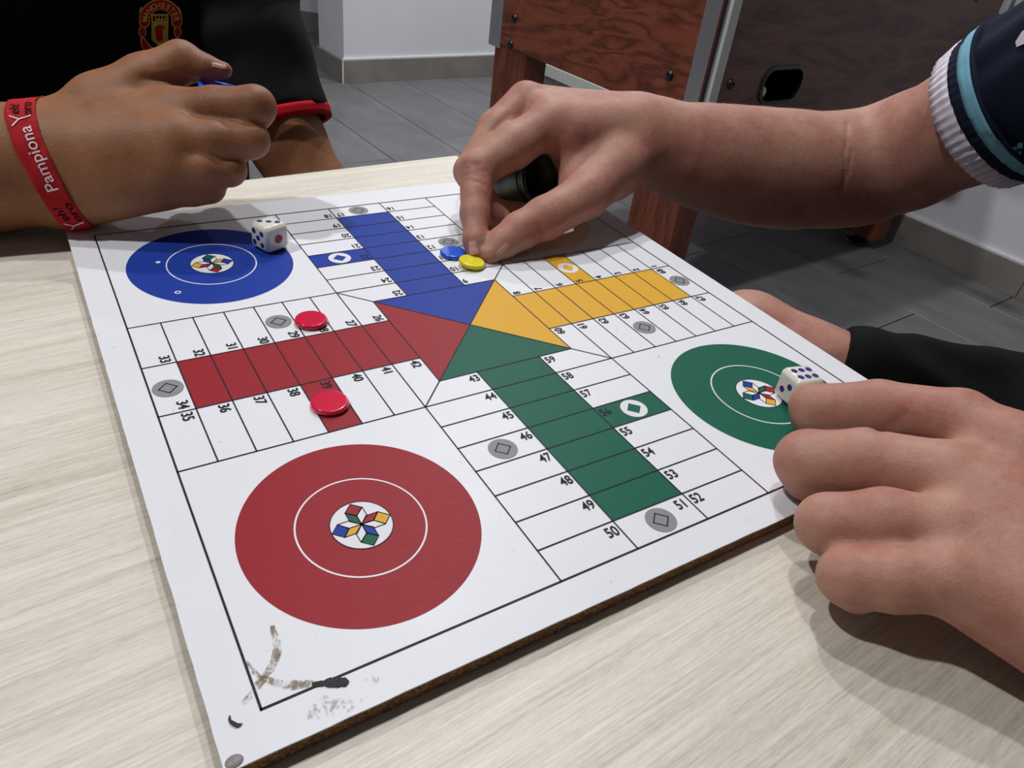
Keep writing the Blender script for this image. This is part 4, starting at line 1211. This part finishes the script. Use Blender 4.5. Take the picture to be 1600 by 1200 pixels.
# shirt
SL0 = atd(436, 186, .717); SLX = (atd(396, 60, .702) - SL0); SLX /= np.linalg.norm(SLX)
sl1 = chain([(shL1, .066), (atd(376, 10, .700), .055), (atd(400, 90, .705), .050), (atd(436, 186, .717), .0465), (atd(446, 215, .722), .0460)])
sr1 = chain([(shR1, .066), ((-.34, .42, .91), .062), ((-.40, .33, .84), .060)])
class Shirt(Field):
    def __call__(s, P, near=None, rad=0.0):
        P = np.asarray(P, float)
        b = Field(s.groups[:1])(P, near, rad)
        b = -smin(-b, pdist(ell(mid1 + np.array([0, -.03, .11]), np.array([.075, .075, .06])), P), .01)
        l_ = Field(s.groups[1:2])(P, near, rad); l_ = -smin(-l_, (SL0 - P) @ -SLX, .003); l_ = -smin(-l_, pdist(cone(atd(492, 300, .735), atd(443, 207, .7205), .0400, .0400), P), .003)
        r_ = Field(s.groups[2:3])(P, near, rad)
        f_ = 0.003 * np.sin((P @ np.array([45., 30., 60.])) + 2.2 * np.sin(P @ np.array([28., -20., -24.])))
        return smin(smin(b, l_, .03), r_, .03) + f_
tg = (chain([(shR1, .070), (mid1 + np.array([0, .02, .02]), .075), (shL1, .070)]) + [cone(mid1 + np.array([.06, .03, -.1]), np.array([-.06, .68, .52]), .098, .108), cone(mid1 + np.array([-.06, .03, -.1]), np.array([-.22, .68, .52]), .098, .108)], .05, 0)
shf = Shirt([tg, (sl1, .008, 0), (sr1, .008, 0)])
V, F = polygonize(shf, .0034); so = mesh_np('shirt', [(relax(V, F, 2), F)], MAT['shirt_black'], p1)
slf1 = Field([(sl1, .006, 0)])
cuff_band('cuff', slf1, SL0, SLX, -.008, .002, .0015, .0015, MAT['cuff_red'], so, n=120, label='red sleeve cuff')
pf = Field([(chain([((-.06, .66, .50), .115), ((.06, .43, .52), .076)]) + chain([((-.22, .66, .50), .115), ((-.27, .42, .52), .076)]), .04, 0)])
V, F = polygonize(pf, .005); mesh_np('shorts', [(relax(V, F, 1), F)], MAT['shorts_black'], p1)
# ------------------------------------------------------------------ crest on the black shirt (flat embroidery laid over the chest)
crest_c = (250, 46)
def crest_pt(x, y, lift):     # x right, y up, in crest pixels around the crest centre; follows the cloth
    q = shf.hit(crest_c[0] + x, crest_c[1] - y)
    return q, lift
cn_ = shf.normal(shf.hit(*crest_c), .004)
toc = CAM_C - shf.hit(*crest_c); toc /= np.linalg.norm(toc)
def cfn(lift):
    def fn(x, y):
        q = shf.hit(crest_c[0] + x, crest_c[1] - y)
        return q + cn_ * lift + toc * .0028
    return fn
crest = bpy.data.objects.new('crest', None); crest.empty_display_size = .02; C.objects.link(crest); crest.parent = so
def crest_shape(name, pts, mat, lift, label=None):
    bm = bmesh.new(); fn = cfn(lift); vs = [bm.verts.new(fn(*p)) for p in pts]
    f_ = bm.faces.new(vs); bmesh.ops.triangulate(bm, faces=[f_])
    r_ = bmesh.ops.extrude_face_region(bm, geom=list(bm.faces))
    for g in r_['geom']:
        if isinstance(g, bmesh.types.BMVert): g.co -= Vector(cn_ * .0006 + toc * .0006)
    bmesh.ops.recalc_face_normals(bm, faces=bm.faces)
    o = obj(name, bm, mat, crest, world=True)
    return o
def arc_band(r0, r1, a0, a1, cx=0, cy=0, n=22, cap=True):
    P = [(cx + r1 * math.cos(math.radians(a0 + (a1 - a0) * i / n)), cy + r1 * math.sin(math.radians(a0 + (a1 - a0) * i / n))) for i in range(n + 1)]
    mr, hw_ = (r0 + r1) / 2, (r1 - r0) / 2
    def capp(a, s):
        c = (cx + mr * math.cos(math.radians(a)), cy + mr * math.sin(math.radians(a)))
        return [(c[0] + hw_ * math.cos(math.radians(a + s * t_)), c[1] + hw_ * math.sin(math.radians(a + s * t_))) for t_ in (30, 60, 90, 120, 150)]
    P += capp(a1, 1)
    P += [(cx + r0 * math.cos(math.radians(a1 + (a0 - a1) * i / n)), cy + r0 * math.sin(math.radians(a1 + (a0 - a1) * i / n))) for i in range(n + 1)]
    P += [(c_[0], c_[1]) for c_ in capp(a0, -1)[::-1]]
    return P
# upper scroll with the town name
crest_shape('scroll', arc_band(17.0, 33.6, -8, 188, 1, 14), MAT['thread_gold'], .0002)
crest_shape('scroll_field', arc_band(18.6, 32.0, -7, 187, 1, 14), MAT['thread_red'], .0007)
bm = bmesh.new(); word = 'MANCHESTER'; fn = cfn(.0012)
for i, ch in enumerate(word):
    a = math.radians(172 - i * 164 / 9.0)
    def g(x, y, a=a):
        rr_ = 21.0 + y; th_ = a - x / 25.0
        return fn(1 + rr_ * math.cos(th_), 14 + rr_ * math.sin(th_))
    add_text(bm, ch, 11.5, g, 'CENTER', 0.02)
bmesh.ops.recalc_face_normals(bm, faces=bm.faces)
obj('lettering', bm, MAT['thread_gold'], crest, world=True)
# lower scroll ends, side discs, shield
for s in (-1, 1):
    crest_shape('scroll', [(s * 28, -10), (s * 24.5, -13), (s * 15, -25), (s * 6, -33), (s * 10, -46), (s * 24, -36), (s * 29, -26), (s * 31, -16)], MAT['thread_gold'], .0002)
    crest_shape('scroll_field', [(s * 27.5, -12.5), (s * 25, -15), (s * 16, -27), (s * 9, -34), (s * 11.5, -43), (s * 23, -34.5), (s * 27.6, -26), (s * 29.2, -17)], MAT['thread_red'], .0007)
    crest_shape('disc', [(s * 27.5 + 6.2 * math.cos(t_ * PI / 8), -3.5 + 8.8 * math.sin(t_ * PI / 8)) for t_ in range(16)], MAT['thread_gold'], .0002)
    crest_shape('disc', [(s * 27.5 + 4.7 * math.cos(t_ * PI / 8), -3.5 + 7.3 * math.sin(t_ * PI / 8)) for t_ in range(16)], MAT['thread_red'], .0007)
    crest_shape('tassel', [(s * 27, 33), (s * 31, 28), (s * 33.5, 24), (s * 32, 30), (s * 28.5, 36)], MAT['thread_gold'], .0002)
crest_shape('shield', [(-13.5, 24), (13, 24), (12.6, -16), (0, -27), (-13, -16)], MAT['thread_gold'], .0002)
crest_shape('shield_field', [(-11.8, 10), (11.4, 10), (11, -15), (0, -24.5), (-11.4, -15)], MAT['thread_olive'], .0007)
crest_shape('shield_field', [(-11, 21.5), (10.6, 21.5), (10.4, 13.5), (-10.9, 13.5)], MAT['thread_black'], .0007)
for k_ in range(4):
    crest_shape('ship_mast', [(-7.5 + k_ * 5, 14.5), (-6 + k_ * 5, 14.5), (-5.6 + k_ * 5, 20.8), (-7.9 + k_ * 5, 20.8)], MAT['thread_gold'], .0011)
crest_shape('ship_hull', [(-8.5, 17), (8, 17), (6.5, 15), (-7, 15)], MAT['thread_gold'], .0013)
crest_shape('figure', [(-8, 4), (-3, 7), (0, 8.5), (3, 7), (7.5, 6), (7, 2), (3.6, 1), (3.6, -6), (4.5, -16), (1, -17), (-.5, -9), (-2.5, -18), (-5.4, -16), (-3.4, -5), (-3.5, 1), (-7.5, 0)], MAT['thread_red'], .0012)

# ------------------------------------------------------------------ red fabric wristband
BC0 = atd(75, 250, .430); BAX = atd(160, 236, .430) - atd(-20, 262, .426)
# plane through the pixels (47,157) .. (112,345): normal from the two surface points
Pa = f_lf.hit(33, 176); Pb = f_lf.hit(99, 326); Pm = f_lf.hit(70, 252)
dirc = Pb - Pa; nrm_m = f_lf.normal(Pm, .003)
BAX = np.cross(nrm_m, dirc); BAX /= np.linalg.norm(BAX)
if BAX[0] < 0: BAX = -BAX
BC = Pm - nrm_m * .028; BC = BC - BAX * ((BC - (Pa + Pb) / 2) @ BAX)
NBR = 180; HWB = .0070
fr = ring_frames(f_lf, BC, BAX, NBR, nrm_m)
rad_ = np.array([min(r_, .05) for _, r_ in fr])
for _ in range(6): rad_ = np.maximum(rad_, (np.roll(rad_, 1) + np.roll(rad_, -1)) / 2)
pts_mid = np.array([BC + fr[i][0] * rad_[i] for i in range(NBR)])
def band_pt(ang, w, lift):
    i = ang / (2 * PI) * NBR; i0 = int(math.floor(i)) % NBR; i1 = (i0 + 1) % NBR; t_ = i - math.floor(i)
    dr = fr[i0][0] * (1 - t_) + fr[i1][0] * t_; dr /= np.linalg.norm(dr)
    c = BC + BAX * w
    r0_ = f_lf.radial(c, dr) if abs(w) > 1e-9 else rad_[i0]
    return c + dr * (max(r0_, 0) + .0006 + lift)
def band_grid(NW=6):
    rings = []
    for j in range(NW + 1):
        w = -HWB + 2 * HWB * j / NW; c = BC + BAX * w
        row = np.array([min(f_lf.radial(c, fr[i][0]), .05) for i in range(NBR)])
        for _ in range(3): row = (np.roll(row, 1) + row * 2 + np.roll(row, -1)) / 4
        rings.append(row)
    R_ = np.array(rings)
    return R_
BR = band_grid()
def band_at(ang, w, lift):
    i = (ang / (2 * PI) * NBR) % NBR; i0 = int(i) % NBR; i1 = (i0 + 1) % NBR; t_ = i - int(i)
    j = (w + HWB) / (2 * HWB) * (len(BR) - 1); j = min(max(j, 0), len(BR) - 1.001); j0 = int(j); s_ = j - j0
    r_ = (BR[j0][i0] * (1 - t_) + BR[j0][i1] * t_) * (1 - s_) + (BR[j0 + 1][i0] * (1 - t_) + BR[j0 + 1][i1] * t_) * s_
    dr = fr[i0][0] * (1 - t_) + fr[i1][0] * t_; dr = dr / np.linalg.norm(dr)
    return BC + BAX * w + dr * (r_ + .0007 + lift)
bm = bmesh.new(); rows = []
rb2 = random.Random(2)
for lift, ws in ((0, [(-HWB + 2 * HWB * j / 8) for j in range(9)]), (-.0006, [HWB, -HWB])):
    for w in ws:
        rows.append([bm.verts.new(band_at(2 * PI * i / NBR, w + (rb2.uniform(-.00012, .00012) if abs(w) > HWB * .99 else 0), lift + .00025 * math.sin(i * .35 + w * 300))) for i in range(NBR)])
for a, b in zip(rows, rows[1:] + rows[:1]):
    for i in range(NBR): j = (i + 1) % NBR; bm.faces.new([a[i], a[j], b[j], b[i]])
bmesh.ops.recalc_face_normals(bm, faces=bm.faces)
wb = obj('wristband', bm, MAT['band_red'], p1, smooth=True, world=True); wb['label'] = 'red woven wristband with white and black lettering'
# text direction: angle 0 is at the middle of what the camera sees; find the sign that runs up the picture
RAD = float(rad_[0])
def px_of(P):
    q = CAM_R @ (np.asarray(P) - CAM_C); return 800 + FPX * q[0] / q[2], 600 + FPX * q[1] / q[2]
up_sign = 1 if px_of(band_at(.4, 0, 0))[1] < px_of(band_at(-.4, 0, 0))[1] else -1
def band_text(txt, size, s_mm, w_mm, mat, align='CENTER', flip=False):
    bm = bmesh.new()
    def fn(x, y):
        s_ = s_mm + (x if not flip else -x); w_ = w_mm - (y if not flip else -y)
        return band_at(up_sign * s_ / RAD, w_, .0005)
    add_text(bm, txt, size, fn, align, .004)
    bmesh.ops.recalc_face_normals(bm, faces=bm.faces)
    return obj('lettering', bm, mat, wb, world=True)
BAND_TEXT = [('Pampiona', .0088, .002, .0038, 'band_white'), ('eh!', .0066, -.0265, -.0002, 'band_ink'), ('oro', .0070, -.0265, .0056, 'band_ink'), ('eh!', .0066, .0310, -.0002, 'band_ink'), ('oro', .0070, .0310, .0056, 'band_ink')]
for tx in BAND_TEXT: band_text(*tx[:4], MAT[tx[4]])
for s0_ in (-.0345, .0235):
    bm = bmesh.new()
    for a_, b_ in (((-.0050, .0025), (-.001, 0)), ((-.001, 0), (.0050, .0018)), ((-.001, 0), (-.0045, -.0035))):
        for k_ in range(5):
            u0, u1 = k_ / 5, (k_ + 1) / 5
            P0 = (a_[0] + (b_[0] - a_[0]) * u0, a_[1] + (b_[1] - a_[1]) * u0); P1 = (a_[0] + (b_[0] - a_[0]) * u1, a_[1] + (b_[1] - a_[1]) * u1)
            dx, dy = P1[0] - P0[0], P1[1] - P0[1]; L_ = math.hypot(dx, dy); nx, ny = -dy / L_ * .00032, dx / L_ * .00032
            bm.faces.new([bm.verts.new(band_at(up_sign * (s0_ + q[1]) / RAD, q[0], .0004)) for q in ((P0[0] - nx, P0[1] - ny), (P1[0] - nx, P1[1] - ny), (P1[0] + nx, P1[1] + ny), (P0[0] + nx, P0[1] + ny))])
    obj('figure_mark', bm, MAT['band_white'], wb, world=True)

# ------------------------------------------------------------------ dice cups
def cup(name, mouth, base, r, mat, label, wall=.0016):
    mouth = Vector(mouth); base = Vector(base); ax = mouth - base; L = ax.length
    e = bpy.data.objects.new(name, None); e.empty_display_size = .02; C.objects.link(e)
    e.location = base; e.rotation_mode = 'QUATERNION'; e.rotation_quaternion = ax.to_track_quat('Z', 'Y')
    tag(e, label, 'cup')
    bm = bmesh.new()
    add_lathe(bm, [(0, 0), (r * .80, 0), (r * .86, .001), (r * .94, L * .6), (r * .97, L - .003), (r + .0006, L - .0028), (r + .0008, L), (r - wall, L), (r * .9 - wall, L * .5), (r * .8 - wall, .002), (0, .002)], 48)
    bmesh.ops.recalc_face_normals(bm, faces=bm.faces)
    obj('shell', bm, mat, e, smooth=True)
    bm = bmesh.new(); add_lathe(bm, [(r * .985, L - .009), (r * 1.005, L - .0085), (r * 1.005, L - .0075), (r * .985, L - .007)], 48)
    obj('rim_bead', bm, mat, e, smooth=True)
    return e
cup('dice_cup', atd(847, 280, .513), atd(748, 292, .556), .0180, MAT['cup_green'], 'very dark green dice cup clasped inside the pinching hand')
cup('dice_cup', atd(349, 137, .447), atd(340, 240, .466), .0132, MAT['cup_blue'], 'bright blue dice cup inside the fist with the red wristband')

# ------------------------------------------------------------------ stools under the two players
def stool(x, y, label):
    e = empty('stool', (x, y, 0), 0, label, 'stool')
    bm = bmesh.new(); add_lathe(bm, [(0, .35), (.15, .35), (.165, .355), (.17, .365), (.165, .378), (.15, .382), (0, .382)], 40); obj('seat', bm, MAT['cherry_leg'], e, smooth=True)
    for k in range(4):
        a = PI / 4 + k * PI / 2; bm = bmesh.new()
        for p0_, p1_ in (((.11 * math.cos(a), .11 * math.sin(a), .35), (.16 * math.cos(a), .16 * math.sin(a), 0)),):
            d_ = Vector(p1_) - Vector(p0_); m_ = Matrix.Translation(p0_) @ d_.to_track_quat('Z', 'Y').to_matrix().to_4x4()
            add_lathe(bm, [(0, 0), (.012, 0), (.012, d_.length), (0, d_.length)], 12, m_)
        obj('leg', bm, MAT['steel_grey'], e)
stool(.69, -.26, 'round wooden stool under the person in the navy jersey')
stool(-.14, .68, 'round wooden stool under the person in the black shirt')
